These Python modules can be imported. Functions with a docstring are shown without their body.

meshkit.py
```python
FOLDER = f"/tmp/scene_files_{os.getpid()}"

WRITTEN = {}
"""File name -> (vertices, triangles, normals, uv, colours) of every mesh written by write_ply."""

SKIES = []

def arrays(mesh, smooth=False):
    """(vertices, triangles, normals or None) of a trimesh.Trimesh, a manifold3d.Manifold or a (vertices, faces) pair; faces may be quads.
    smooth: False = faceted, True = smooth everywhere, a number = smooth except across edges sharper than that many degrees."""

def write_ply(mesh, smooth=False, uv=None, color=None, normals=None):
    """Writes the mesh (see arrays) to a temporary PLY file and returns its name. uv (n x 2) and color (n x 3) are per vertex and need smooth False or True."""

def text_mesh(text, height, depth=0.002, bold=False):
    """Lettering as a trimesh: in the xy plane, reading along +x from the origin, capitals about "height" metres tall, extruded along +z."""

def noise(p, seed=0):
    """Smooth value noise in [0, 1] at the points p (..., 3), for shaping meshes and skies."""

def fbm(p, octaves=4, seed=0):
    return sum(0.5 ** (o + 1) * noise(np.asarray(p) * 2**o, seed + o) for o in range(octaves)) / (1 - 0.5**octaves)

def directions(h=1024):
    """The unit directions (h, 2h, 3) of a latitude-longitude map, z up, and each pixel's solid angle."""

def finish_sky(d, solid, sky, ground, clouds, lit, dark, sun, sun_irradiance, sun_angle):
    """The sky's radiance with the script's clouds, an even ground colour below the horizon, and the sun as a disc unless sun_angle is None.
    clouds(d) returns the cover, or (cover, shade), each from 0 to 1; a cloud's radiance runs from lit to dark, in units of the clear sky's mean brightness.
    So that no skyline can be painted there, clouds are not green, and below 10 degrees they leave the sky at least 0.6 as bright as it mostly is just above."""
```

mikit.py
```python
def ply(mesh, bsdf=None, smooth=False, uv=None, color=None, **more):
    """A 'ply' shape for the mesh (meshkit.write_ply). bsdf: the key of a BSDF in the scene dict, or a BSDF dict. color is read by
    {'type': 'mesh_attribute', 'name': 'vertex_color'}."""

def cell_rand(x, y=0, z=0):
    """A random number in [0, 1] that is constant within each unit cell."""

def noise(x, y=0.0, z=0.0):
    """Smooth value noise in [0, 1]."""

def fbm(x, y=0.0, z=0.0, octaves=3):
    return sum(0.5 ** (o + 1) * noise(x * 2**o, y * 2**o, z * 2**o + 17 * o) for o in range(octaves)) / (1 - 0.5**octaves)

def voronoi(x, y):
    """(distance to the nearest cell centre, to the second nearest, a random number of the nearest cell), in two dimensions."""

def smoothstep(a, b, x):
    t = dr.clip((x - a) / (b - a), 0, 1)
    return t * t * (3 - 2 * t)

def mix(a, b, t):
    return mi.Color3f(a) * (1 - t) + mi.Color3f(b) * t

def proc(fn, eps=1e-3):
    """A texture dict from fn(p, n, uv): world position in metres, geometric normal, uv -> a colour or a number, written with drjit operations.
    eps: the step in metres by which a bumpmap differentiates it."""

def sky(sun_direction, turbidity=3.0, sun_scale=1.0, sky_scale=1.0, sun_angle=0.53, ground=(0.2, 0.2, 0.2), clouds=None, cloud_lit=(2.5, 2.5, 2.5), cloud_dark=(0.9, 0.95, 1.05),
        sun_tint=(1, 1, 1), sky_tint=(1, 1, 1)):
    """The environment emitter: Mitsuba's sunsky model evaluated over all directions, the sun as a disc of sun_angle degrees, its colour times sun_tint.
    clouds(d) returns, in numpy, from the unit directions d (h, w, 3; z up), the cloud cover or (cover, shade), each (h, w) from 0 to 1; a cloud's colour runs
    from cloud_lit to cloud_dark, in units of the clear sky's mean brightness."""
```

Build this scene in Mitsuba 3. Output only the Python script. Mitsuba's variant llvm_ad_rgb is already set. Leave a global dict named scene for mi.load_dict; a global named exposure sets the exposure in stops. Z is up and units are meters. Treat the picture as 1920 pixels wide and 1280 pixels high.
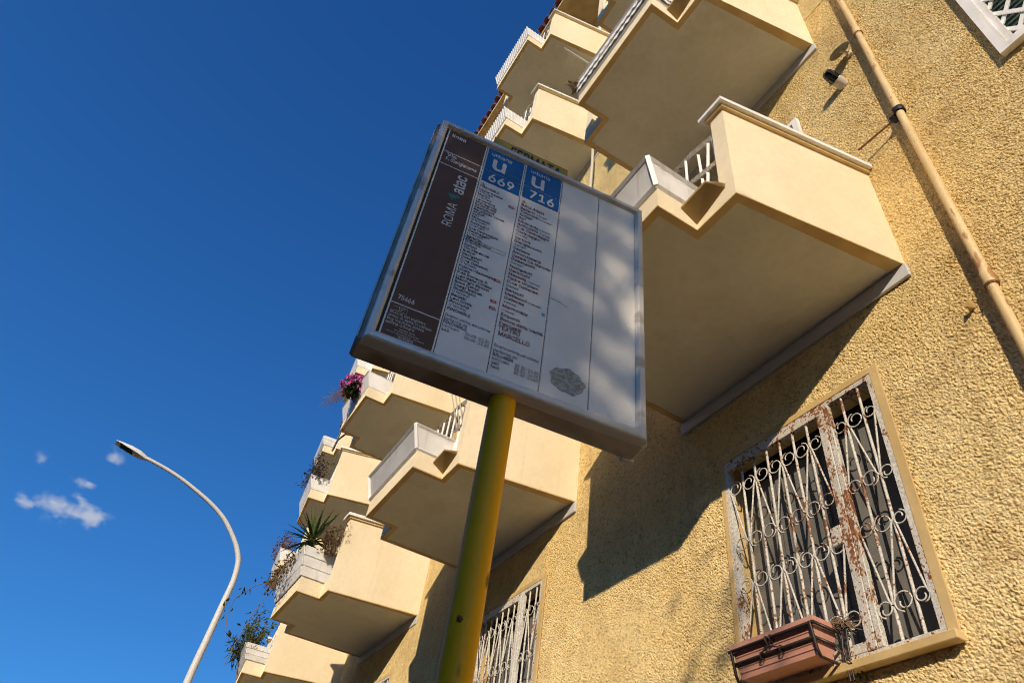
import math, random
import numpy as np, trimesh, mitsuba as mi, drjit as dr, mikit, meshkit
import manifold3d as m3
from shapely.geometry import Polygon, LineString, box as sbox
from shapely import union_all
from mikit import proc, noise, fbm, voronoi, smoothstep, mix

T = mi.ScalarTransform4f
rng = np.random.default_rng(7)
random.seed(7)

# ------------------------------------------------------------------ camera, sky, exposure
exposure = 1.75
CAM = np.array([0.0, 3.049, 1.6])
FWD = np.array([0.6578, -0.2882, 0.6959])
UP = np.array([-0.5573, 0.4352, 0.7071])
scene = {}
scene['camera'] = {'type': 'perspective', 'fov': 71.94, 'fov_axis': 'x', 'near_clip': 0.02, 'far_clip': 2000.0,
                   'to_world': T().look_at(origin=CAM.tolist(), target=(CAM + FWD).tolist(), up=UP.tolist())}


CLOUDLETS = ((8.1, 21.8, 1.9, .75, 1.0), (6.3, 21.9, 1.6, .70, .95), (10.0, 21.3, 1.0, .40, .75), (7.1, 22.7, .9, .35, .7), (7.5, 23.75, 1.1, .32, .75), (6.6, 26.0, .9, .6, .7), (10.8, 24.0, .6, .30, .6), (10.3, 22.9, .7, .35, .45), (4.0, 22.2, .7, .4, .38))


def cloud_cover(d):
    """a few thin fair-weather cloudlets low over the far end of the street"""
    az = np.degrees(np.arctan2(d[..., 1], d[..., 0]))
    el = np.degrees(np.arcsin(np.clip(d[..., 2], -1, 1)))
    p = np.stack([az * 0.9, el * 1.6, az * 0 + 3.0], -1)
    f = meshkit.fbm(p, 5, seed=11)
    f2 = meshkit.fbm(p * 3.1, 4, seed=5)
    # sparse field everywhere, only where a slow noise allows it
    slow = meshkit.noise(np.stack([az * 0.055 + 40, el * 0.10, az * 0 + 1.5], -1), seed=3)
    bank = 0
    for a0, e0, sa, se, k in CLOUDLETS:
        r2 = ((az - a0) / sa) ** 2 + ((el - e0) / se) ** 2
        bank = np.maximum(bank, k * np.exp(-r2))
    far = np.clip(slow - 0.70, 0, 1) * 2.5 * (el > 2) * ((az > 40) | (az < -60))
    w = np.clip(bank * 1.25 + far, 0, 1)
    c = np.clip((f * 0.95 + f2 * 0.80 - 1.16 + 0.72 * w) * 1.35, 0, 1) * np.clip(w * 1.6, 0, 1)
    return np.clip(c, 0, 0.72)


SUN = np.array([-1.1, 1.0, 0.71])
scene['sky'] = mikit.sky(SUN.tolist(), turbidity=3.0, clouds=cloud_cover, sun_tint=(1.02, 1.09, 1.27), sky_tint=(0.27, 0.81, 1.50),
                         cloud_lit=(2.5, 2.6, 2.75), cloud_dark=(1.4, 1.5, 1.7), ground=(0.10, 0.10, 0.09))

# ------------------------------------------------------------------ bookkeeping
labels = {}


def key(k):
    if k not in scene and k not in taken:
        taken.add(k)
        return k
    i = 1
    while f'{k}_{i:03d}' in scene or f'{k}_{i:03d}' in taken:
        i += 1
    taken.add(f'{k}_{i:03d}')
    return f'{k}_{i:03d}'


taken = set()


def thing(name, label, cat, group=None):
    k = key(name)
    labels[k] = {'label': label, 'category': cat}
    if group:
        labels[k]['group'] = group
    return k


def part(parent, name, mesh, bsdf, smooth=False, label=None, stuff=False, **kw):
    k = key(parent + '__' + name)
    scene[k] = mikit.ply(mesh, bsdf, smooth=smooth, **kw)
    e = {}
    if label:
        e['label'] = label
    if stuff:
        e['kind'] = 'stuff'
    if e:
        labels[k] = e
    return k


def solo(name, mesh, bsdf, label=None, cat=None, kind=None, smooth=False, group=None, **kw):
    k = key(name)
    scene[k] = mikit.ply(mesh, bsdf, smooth=smooth, **kw)
    e = {}
    if label: e['label'] = label
    if cat: e['category'] = cat
    if kind: e['kind'] = kind
    if group: e['group'] = group
    labels[k] = e
    return k


# ------------------------------------------------------------------ mesh helpers
def cat(ms):
    return trimesh.util.concatenate([m for m in ms if m is not None])


def bx(x0, x1, y0, y1, z0, z1, c=0.0):
    x0, x1, y0, y1, z0, z1 = min(x0, x1), max(x0, x1), min(y0, y1), max(y0, y1), min(z0, z1), max(z0, z1)
    if c <= 0:
        m = trimesh.creation.box(extents=(x1 - x0, y1 - y0, z1 - z0))
        m.apply_translation(((x0 + x1) / 2, (y0 + y1) / 2, (z0 + z1) / 2))
        return m
    c = min(c, (x1 - x0) * .45, (y1 - y0) * .45, (z1 - z0) * .45)
    P = []
    for x, sx in ((x0, 1), (x1, -1)):
        for y, sy in ((y0, 1), (y1, -1)):
            for z, sz in ((z0, 1), (z1, -1)):
                P += [(x, y + sy * c, z + sz * c), (x + sx * c, y, z + sz * c), (x + sx * c, y + sy * c, z)]
    return trimesh.convex.convex_hull(np.array(P))


def ext(poly, z0, z1):
    out = []
    for g in getattr(poly, 'geoms', [poly]):
        if g.area < 1e-7: continue
        m = trimesh.creation.extrude_polygon(g, z1 - z0, engine='earcut')
        m.apply_translation((0, 0, z0))
        out.append(m)
    return cat(out)


def ext_xz(poly, y0, y1):
    """polygon in (x, z) extruded along y from y0 to y1"""
    m = ext(poly, 0, y1 - y0)
    v = m.vertices
    m = trimesh.Trimesh(np.stack([v[:, 0], y1 - v[:, 2], v[:, 1]], 1), m.faces, process=False)
    if m.volume < 0: m.invert()
    return m


def hull(pts):
    return trimesh.convex.convex_hull(np.array(pts, float))


def tube(pts, r, n=8, closed_ends=True):
    """tube through the points; r one radius or one per point"""
    P = np.array(pts, float)
    k = len(P)
    R = np.full(k, r) if np.isscalar(r) else np.array(r, float)
    t = np.gradient(P, axis=0)
    t /= np.linalg.norm(t, axis=1, keepdims=True) + 1e-12
    a = np.array([0, 0, 1.0]) if abs(t[0][2]) < .9 else np.array([1.0, 0, 0])
    u = np.cross(t[0], a); u /= np.linalg.norm(u)
    V = []
    for i in range(k):
        u = u - t[i] * (u @ t[i]); u /= np.linalg.norm(u)
        w = np.cross(t[i], u)
        ang = np.arange(n) * 2 * math.pi / n
        V.append(P[i] + R[i] * (np.cos(ang)[:, None] * u + np.sin(ang)[:, None] * w))
    V = np.concatenate(V)
    F = []
    for i in range(k - 1):
        for j in range(n):
            a0, b0 = i * n + j, i * n + (j + 1) % n
            F += [(a0, b0, b0 + n), (a0, b0 + n, a0 + n)]
    if closed_ends:
        for j in range(1, n - 1):
            F.append((0, j + 1, j))
            F.append(((k - 1) * n, (k - 1) * n + j, (k - 1) * n + j + 1))
    return trimesh.Trimesh(V, np.array(F), process=False)


def bar(a, b, w, h=None):
    """square-section bar from a to b"""
    return tube([a, b], w * .7071, 4) if h is None else flat(a, b, w, h)


def flat(a, b, w, h, side=(0, 1, 0)):
    """flat bar: width w across, thickness h along 'side'"""
    a, b = np.array(a, float), np.array(b, float)
    t = (b - a) / np.linalg.norm(b - a)
    s = np.array(side, float); s -= t * (s @ t); s /= np.linalg.norm(s)
    q = np.cross(t, s)
    return hull([p + q * i * w / 2 + s * j * h / 2 for p in (a, b) for i in (-1, 1) for j in (-1, 1)])


def lathe(profile, n=24):
    return trimesh.creation.revolve(np.array(profile, float), sections=n)


def xf(m, M):
    m = m.copy(); m.apply_transform(M); return m


def rough_noise(m, amp, f, seed=0):
    m = m.copy()
    m.vertices = m.vertices + (meshkit.noise(m.vertices * f, seed)[:, None] - .5) * amp
    return m


# ------------------------------------------------------------------ materials
def mat(name, color, rough=0.8, bump=None, eps=1e-3, spec=0.4, metal=0.0, **kw):
    c = color if isinstance(color, dict) else {'type': 'rgb', 'value': list(color)}
    ro = rough if isinstance(rough, dict) else float(rough)
    b = {'type': 'principled', 'base_color': c, 'roughness': ro, 'specular': spec, **kw}
    if metal: b['metallic'] = metal
    if bump is not None:
        b = {'type': 'bumpmap', 'arbitrary': proc(bump, eps=eps), 'bsdf': b}
    scene[name] = {'type': 'twosided', 'bsdf': b}
    return name


def stucco_h(p, n, uv):
    # coarse thrown render: clustered grains about 2 cm with small sharp pits
    u, v = p.x - p.y * 0.3, p.z
    wx = (fbm(p.x * 21.0, p.z * 21.0, p.y * 9, 2) - 0.5) * 1.4
    d1, d2, r = voronoi(u * 74.0 + wx, v * 74.0 + wx * 0.8)
    e1, e2, r2 = voronoi(u * 118.0 + 7.3 + wx * 2, v * 118.0)
    return (0.55 - d1) * (0.35 + 0.9 * r) * 0.0130 + (0.5 - e1) * 0.0060 * r2 + fbm(u * 60.0, v * 60.0, 2.0, 3) * 0.005


def stucco_c(p, n, uv):
    big = fbm(p.x * 0.9, p.z * 0.55, p.y, 4)
    mid = fbm(p.x * 5.0, p.z * 3.5, 4.0, 3)
    fine = fbm(p.x * 60.0, p.z * 60.0, 1.0, 2)
    c = mix((0.715, 0.540, 0.245), (0.805, 0.650, 0.345), smoothstep(0.3, 0.7, big * 0.6 + mid * 0.4))
    c = mix(c, (0.50, 0.33, 0.115), smoothstep(0.56, 0.74, mid) * 0.35)
    # pale or dirty streaks running down
    st = fbm(p.x * 9.0, p.z * 0.7, 8.0, 3)
    c = mix(c, (0.33, 0.22, 0.10), smoothstep(0.62, 0.80, st) * 0.16)
    grit = noise(p.x * 120.0, p.z * 120.0, p.y * 20.0)
    g2 = fbm(p.x * 75.0 + 3.0, p.z * 75.0, 2.0, 2)
    c = mix(c, (0.36, 0.25, 0.10), smoothstep(0.60, 0.78, g2) * 0.65)
    c = mix(c, (0.86, 0.72, 0.42), smoothstep(0.72, 0.95, grit) * 0.55)
    return c * (0.84 + 0.32 * fine)


def plaster_c(p, n, uv):
    big = fbm(p.x * 1.3 + p.y, p.z * 1.1, p.y * 1.3, 4)
    fine = fbm(p.x * 26.0, p.z * 26.0, p.y * 26.0, 2)
    streak = fbm((p.x + p.y) * 14.0, p.z * 1.2, 5.0, 3)
    c = mix((0.735, 0.625, 0.420), (0.790, 0.690, 0.490), smoothstep(0.3, 0.7, big))
    c = mix(c, (0.62, 0.50, 0.31), smoothstep(0.62, 0.85, streak) * 0.18)
    return c * (0.95 + 0.1 * fine)


def plaster_h(p, n, uv):
    return fbm(p.x * 45.0, p.z * 45.0, p.y * 45.0, 3) * 0.0018 + fbm(p.x * 5.0, p.z * 5.0, p.y * 5.0, 2) * 0.008


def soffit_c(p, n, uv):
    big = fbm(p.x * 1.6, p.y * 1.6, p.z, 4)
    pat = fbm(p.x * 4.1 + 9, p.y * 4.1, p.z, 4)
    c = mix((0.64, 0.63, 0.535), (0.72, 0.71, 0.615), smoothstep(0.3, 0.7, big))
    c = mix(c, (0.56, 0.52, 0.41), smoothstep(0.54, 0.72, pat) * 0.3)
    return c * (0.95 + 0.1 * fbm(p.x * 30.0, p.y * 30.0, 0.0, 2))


def border_c(p, n, uv):
    k = fbm(p.x * 6.0, p.y * 6.0, p.z * 2.0, 3)
    return mix((0.55, 0.39, 0.17), (0.64, 0.47, 0.23), smoothstep(0.3, 0.7, k))


def white_c(p, n, uv):
    k = fbm(p.x * 7.0, p.y * 7.0, p.z * 4.0, 4)
    s = fbm((p.x + p.y) * 22.0, p.z * 3.0, 3.0, 3)
    c = mix((0.72, 0.71, 0.68), (0.80, 0.79, 0.77), smoothstep(0.3, 0.7, k))
    return mix(c, (0.55, 0.51, 0.44), smoothstep(0.57, 0.80, s) * 0.4)


def rusty_c(p, n, uv):
    q = fbm(p.x * 34.0, p.y * 34.0, p.z * 12.0, 4)
    w = fbm(p.x * 110.0, p.y * 110.0, p.z * 70.0, 3)
    zone = fbm(p.x * 3.0 + 11.0, 2.0, p.z * 2.6, 3)
    near_mull = smoothstep(0.16, 0.03, abs(p.x - 2.11)) * 0.035
    e = q * 0.40 + w * 0.36 + zone * 0.24 + near_mull
    rust = mix((0.10, 0.042, 0.020), (0.36, 0.15, 0.055), fbm(p.x * 60.0, p.z * 60.0, 1.0, 3))
    pa = mix((0.50, 0.48, 0.42), (0.74, 0.73, 0.69), smoothstep(0.35, 0.65, w * 0.6 + q * 0.4))
    halo = mix(pa, (0.50, 0.36, 0.24), smoothstep(0.515, 0.575, e) * 0.6)
    return mix(halo, rust, smoothstep(0.550, 0.605, e))


def rusty_h(p, n, uv):
    return fbm(p.x * 120.0, p.y * 120.0, p.z * 80.0, 2) * 0.0022


def pipe_c(p, n, uv):
    k = fbm(p.x * 20.0, p.y * 20.0, p.z * 3.0, 4)
    c = mix((0.60, 0.43, 0.20), (0.70, 0.52, 0.27), smoothstep(0.3, 0.7, k))
    z = fbm(p.x * 45.0, p.y * 45.0, p.z * 9.0, 3)
    joint = smoothstep(0.28, 0.0, abs(p.z - 4.72)) * 0.22 + smoothstep(0.2, 0.0, abs(p.z - 7.8)) * 0.12
    return mix(c, (0.34, 0.15, 0.05), smoothstep(0.66, 0.78, z + joint) * 0.8)


def zinc_c(p, n, uv):
    k = fbm(p.x * 40.0, p.y * 40.0, p.z * 6.0, 3)
    s = fbm(p.x * 12.0, p.y * 12.0, p.z * 12.0, 4)
    c = mix((0.60, 0.585, 0.55), (0.70, 0.685, 0.65), k)
    return mix(c, (0.20, 0.17, 0.13), smoothstep(0.58, 0.74, s) * 0.65)


def sheet_c(p, n, uv):
    s = fbm(p.x * 7.0, p.y * 7.0, p.z * 7.0, 4)
    f = fbm(p.x * 160.0, p.y * 160.0, p.z * 160.0, 2)
    c = mix((0.77, 0.75, 0.70), (0.85, 0.83, 0.78), smoothstep(0.3, 0.7, s))
    return c * (0.96 + 0.08 * f)


def under_c(p, n, uv):
    s = fbm(p.x * 16.0, p.y * 16.0, p.z * 16.0, 4)
    c = mix((0.32, 0.29, 0.25), (0.48, 0.44, 0.39), smoothstep(0.35, 0.7, s))
    r = fbm(p.x * 6.0 + 4, p.y * 6.0, p.z * 6.0, 4)
    return mix(c, (0.16, 0.095, 0.05), smoothstep(0.52, 0.68, r) * 0.8)


def pole_c(p, n, uv):
    s = fbm(p.x * 25.0, p.y * 25.0, p.z * 5.0, 4)
    c = mix((0.84, 0.395, 0.003), (0.93, 0.455, 0.005), s)
    blot = smoothstep(0.70, 0.80, fbm(p.x * 30.0 + 3, p.y * 30.0, p.z * 12.0, 3))
    return mix(c, (0.12, 0.06, 0.012), blot * 0.9)


def tile_c(p, n, uv):
    return mix((0.15, 0.045, 0.03), (0.30, 0.11, 0.065), noise(p.x * 7.0, p.y * 3.0, p.z * 3.0))


def terracotta_c(p, n, uv):
    s = fbm(p.x * 14.0, p.y * 14.0, p.z * 14.0, 4)
    c = mix((0.50, 0.235, 0.165), (0.61, 0.32, 0.235), s)
    return mix(c, (0.50, 0.36, 0.29), smoothstep(0.62, 0.8, fbm(p.x * 40.0, p.y * 40.0, p.z * 6.0, 3)) * 0.5)


def shutter_c(p, n, uv):
    k = fbm(p.x * 9.0, p.z * 9.0, 3.0, 3)
    return mix((0.125, 0.123, 0.117), (0.175, 0.171, 0.160), k)


def paving_c(p, n, uv):
    k = fbm(p.x * 2.0, p.y * 2.0, 0.0, 4)
    return mix((0.085, 0.083, 0.080), (0.12, 0.115, 0.11), k) * (0.9 + 0.2 * noise(p.x * 60.0, p.y * 60.0, 0.0))


def asphalt_c(p, n, uv):
    k = fbm(p.x * 1.1, p.y * 1.1, 0.0, 4)
    return mix((0.045, 0.045, 0.046), (0.075, 0.074, 0.072), k) * (0.8 + 0.4 * noise(p.x * 90.0, p.y * 90.0, 0.0))


mat('mat_stucco', proc(stucco_c), 0.95, bump=stucco_h, eps=1.2e-3, spec=0.15)
mat('mat_stucco_near', proc(stucco_c), 0.95, bump=lambda p, n, uv: fbm(p.x * 210.0, p.z * 210.0, 3.0, 2) * 0.0045, eps=6e-4, spec=0.15)
mat('mat_plaster', proc(plaster_c), 0.9, bump=plaster_h, eps=2e-3, spec=0.2)
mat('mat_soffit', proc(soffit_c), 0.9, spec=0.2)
mat('mat_border', proc(border_c), 0.9, bump=plaster_h, eps=2e-3, spec=0.2)
mat('mat_white', proc(white_c), 0.5, spec=0.4)
mat('mat_ledge', (0.34, 0.22, 0.085), 0.8)
mat('mat_trim', (0.54, 0.54, 0.54), 0.7)
mat('mat_marble', proc(white_c), 0.6)
mat('mat_rusty', proc(rusty_c), 0.6, bump=rusty_h, eps=6e-4)
mat('mat_pipe', proc(pipe_c), 0.55)
mat('mat_zinc', proc(zinc_c), 0.40, metal=0.45, spec=0.5)
mat('mat_sheet', proc(sheet_c), 0.45, spec=0.4, metal=0.1)
mat('mat_under', proc(under_c), 0.6, metal=0.2)
mat('mat_brown', (0.120, 0.068, 0.046), 0.5, spec=0.2)
mat('mat_blue', (0.003, 0.115, 0.36), 0.45, spec=0.25)
mat('mat_print_white', (0.66, 0.66, 0.66), 0.45)
mat('mat_print_red', (0.11, 0.004, 0.012), 0.5)
mat('mat_print_dark', (0.040, 0.010, 0.016), 0.5)
mat('mat_print_green', (0.045, 0.24, 0.20), 0.5)
mat('mat_red', (0.42, 0.03, 0.03), 0.4)
mat('mat_sky_blue', (0.06, 0.36, 0.58), 0.4)
mat('mat_scab', (0.13, 0.065, 0.015), 0.85)
mat('mat_black', (0.012, 0.012, 0.012), 0.5)
mat('mat_gap', (0.02, 0.02, 0.022), 0.6)
mat('mat_pole', proc(pole_c), 0.45, spec=0.2)
mat('mat_yellow_plate', (0.34, 0.25, 0.03), 0.45)
mat('mat_lamp_pole', (0.60, 0.60, 0.58), 0.5)
mat('mat_lamp_head', (0.70, 0.70, 0.68), 0.4)
mat('mat_tile', proc(tile_c), 0.85)
mat('mat_terracotta', proc(terracotta_c), 0.6)
mat('mat_dark_metal', (0.035, 0.024, 0.019), 0.45, spec=0.5)
mat('mat_shutter', proc(shutter_c), 0.75)
mat('mat_door', (0.085, 0.05, 0.03), 0.6)
mat('mat_green_shutter', (0.27, 0.36, 0.34), 0.55)
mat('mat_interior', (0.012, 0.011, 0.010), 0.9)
mat('mat_brown_rod', (0.26, 0.12, 0.05), 0.6)
mat('mat_grey_disc', (0.19, 0.187, 0.17), 0.6)
mat('mat_lens_black', (0.010, 0.010, 0.012), 0.12, spec=0.6)
mat('mat_off_white', (0.56, 0.51, 0.42), 0.6)
mat('mat_residue', proc(lambda p, n, uv: mix((0.27, 0.265, 0.235), (0.52, 0.51, 0.46), smoothstep(0.30, 0.68, fbm(p.x * 60, p.y * 150.0, p.z * 150.0, 4)))), 0.85,
    bump=lambda p, n, uv: fbm(p.x * 150.0, p.y * 150.0, p.z * 150.0, 3) * 0.004, eps=5e-4)
mat('mat_opposite', (0.22, 0.16, 0.09), 0.9)
mat('mat_paving', proc(paving_c), 0.9)
mat('mat_asphalt', proc(asphalt_c), 0.9)
mat('mat_kerb', (0.35, 0.34, 0.32), 0.85)
mat('mat_paint_line', (0.7, 0.7, 0.68), 0.7)
mat('mat_bark', (0.10, 0.075, 0.055), 0.9)
mat('mat_dry', (0.23, 0.155, 0.10), 0.9)
mat('mat_petal', (0.62, 0.13, 0.42), 0.6)


def leaf_mat(name, a, b, thin=0.25):
    c = proc(lambda p, n, uv, a=a, b=b: mix(a, b, noise(p.x * 23.0, p.y * 23.0, p.z * 23.0)))
    scene[name] = {'type': 'principledthin', 'base_color': c, 'roughness': 0.5, 'diff_trans': thin * 2, 'spec_trans': 0.0}
    return name


leaf_mat('mat_leaf', (0.045, 0.075, 0.020), (0.12, 0.155, 0.05))
leaf_mat('mat_leaf_dark', (0.028, 0.042, 0.018), (0.075, 0.095, 0.035))
leaf_mat('mat_leaf_dry', (0.10, 0.065, 0.035), (0.21, 0.15, 0.08))
leaf_mat('mat_leaf_grey', (0.050, 0.050, 0.058), (0.12, 0.11, 0.11))
leaf_mat('mat_leaf_red', (0.13, 0.065, 0.055), (0.23, 0.13, 0.10))
leaf_mat('mat_yucca', (0.040, 0.075, 0.022), (0.115, 0.16, 0.055))

# ------------------------------------------------------------------ the setting
PIV = 10.349          # the facade turns a little away from the street here
BETA = 0.1225
cb, sb = math.cos(BETA), math.sin(BETA)


def place(col_x, z, bent):
    """local (u along the facade, v out of it, w up) -> world"""
    M = np.eye(4)
    if not bent:
        M[:3, 3] = (col_x, 0, z)
    else:
        s = col_x - PIV
        M[:3, 0] = (cb, -sb, 0); M[:3, 1] = (sb, cb, 0)
        M[:3, 3] = (PIV + s * cb, -s * sb, z)
    return M


solo('pavement', ext(sbox(-60, -0.30, 90, 4.6), -0.2, 0.0), 'mat_paving', kind='structure')
solo('road', ext(sbox(-60, 4.76, 90, 13.0), -0.35, -0.13), 'mat_asphalt', kind='structure')
solo('kerb', ext(sbox(-60, 4.6, 90, 4.76), -0.35, 0.004), 'mat_kerb', kind='structure')
solo('far_pavement', ext(sbox(-60, 13.0, 90, 17.0), -0.35, 0.0), 'mat_paving', kind='structure')
solo('ground', ext(sbox(-700, -700, 700, 700), -0.6, -0.354), 'mat_paving', kind='structure')

# ------------------------------------------------------------------ the apartment building
B = thing('apartment_building', 'yellow stucco apartment block with stacked cream balconies and barred ground floor windows', 'building')
ROOF_Z = 17.95
WX = [1.75, 5.30, 8.82]          # near edges of the barred windows
WZ0, WZ1, WW = 3.065, 4.59, 1.21
front = sbox(-9.0, -0.3, PIV, ROOF_Z)
for x in WX:
    if x + WW < PIV:
        front = front.difference(sbox(x, WZ0, x + WW, WZ1))
UPX0, UPX1, UPZ0, UPZ1 = -0.75, 0.343 - 0.06, 6.19 + 0.055, 7.75
front = front.difference(sbox(UPX0, UPZ0, UPX1, UPZ1))
RX0, RX1, RZ0, RZ1 = -0.30, 5.28, 2.70, 8.95
near = sbox(RX0, RZ0, RX1, 6.0).union(sbox(RX0, 5.9, 2.60, RZ1))
part(B, 'wall', cat([ext_xz(front.difference(near), -0.30, 0.0), ext_xz(front.intersection(near), -0.30, -0.030)]), 'mat_stucco')


def relief():
    """the thrown render of the near wall as real relief: domed grains about 2 cm, pits between them"""
    from scipy.spatial import cKDTree
    g = np.random.default_rng(17)
    st = 0.0053
    xs, zs = np.arange(RX0, RX1 + st / 2, st), np.arange(RZ0, RZ1 + st / 2, st)
    xs[-1], zs[-1] = RX1, RZ1
    X, Z = np.meshgrid(xs, zs)
    P = np.stack([X.ravel(), Z.ravel()], 1)
    P = P + g.uniform(-.25, .25, P.shape) * st
    c = 0.0118
    gx, gz = np.meshgrid(np.arange(RX0 - .05, RX1 + .05, c), np.arange(RZ0 - .05, RZ1 + .05, c))
    C = np.stack([gx.ravel(), gz.ravel()], 1) + g.uniform(-.5, .5, (gx.size, 2)) * c
    hgt = (.25 + .75 * g.beta(1.4, 1.4, len(C))) * .0098
    big = meshkit.fbm(np.stack([C[:, 0] * 7, C[:, 1] * 7, C[:, 0] * 0], 1), 3, 4)
    hgt *= .55 + .9 * big
    d, i = cKDTree(C).query(P, k=2)
    rad = c * .66
    dome = np.maximum(hgt[i] * np.sqrt(np.clip(1 - (d / rad) ** 2, 0, 1)), 0)
    h = dome.max(1) + .0042 * meshkit.noise(np.stack([P[:, 0] * 150, P[:, 1] * 150, P[:, 0] * 0], 1), 9) + .0035 * meshkit.fbm(np.stack([P[:, 0] * 9, P[:, 1] * 9, P[:, 0] * 0], 1), 3, 2)
    V = np.stack([P[:, 0], -.0165 + h, P[:, 1]], 1)
    nx, nz = len(xs), len(zs)
    a = (np.arange(nz - 1)[:, None] * nx + np.arange(nx - 1)[None]).ravel()
    F = np.concatenate([np.stack([a, a + nx, a + nx + 1], 1), np.stack([a, a + nx + 1, a + 1], 1)])
    cx, cz = V[F].mean(1)[:, 0], V[F].mean(1)[:, 2]
    hole = (cx > 2.60) & (cz > 6.0)
    for x in WX[:1]:
        hole |= (cx > x - .004) & (cx < x + WW + .004) & (cz > WZ0 - .004) & (cz < WZ1 + .004)
    hole |= (cx < UPX1 + .004) & (cz > UPZ0 - .004) & (cz < UPZ1 + .004)
    m = trimesh.Trimesh(V, F[~hole], process=False)
    m.remove_unreferenced_vertices()
    return m


part(B, 'render_coat', relief(), 'mat_stucco_near')
bent_wall = ext_xz(sbox(0.0, -0.3, 16.0, ROOF_Z), -0.30, 0.0)
part(B, 'wall', xf(bent_wall, place(PIV, 0, True)), 'mat_stucco')
part(B, 'rear_wall', cat([bx(-9, 26, -11, -10.7, -0.3, ROOF_Z), bx(-9, -8.7, -10.7, -0.305, -0.3, ROOF_Z), bx(25.4, 25.7, -10.7, -2.2, -0.3, ROOF_Z)]), 'mat_stucco')

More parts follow.
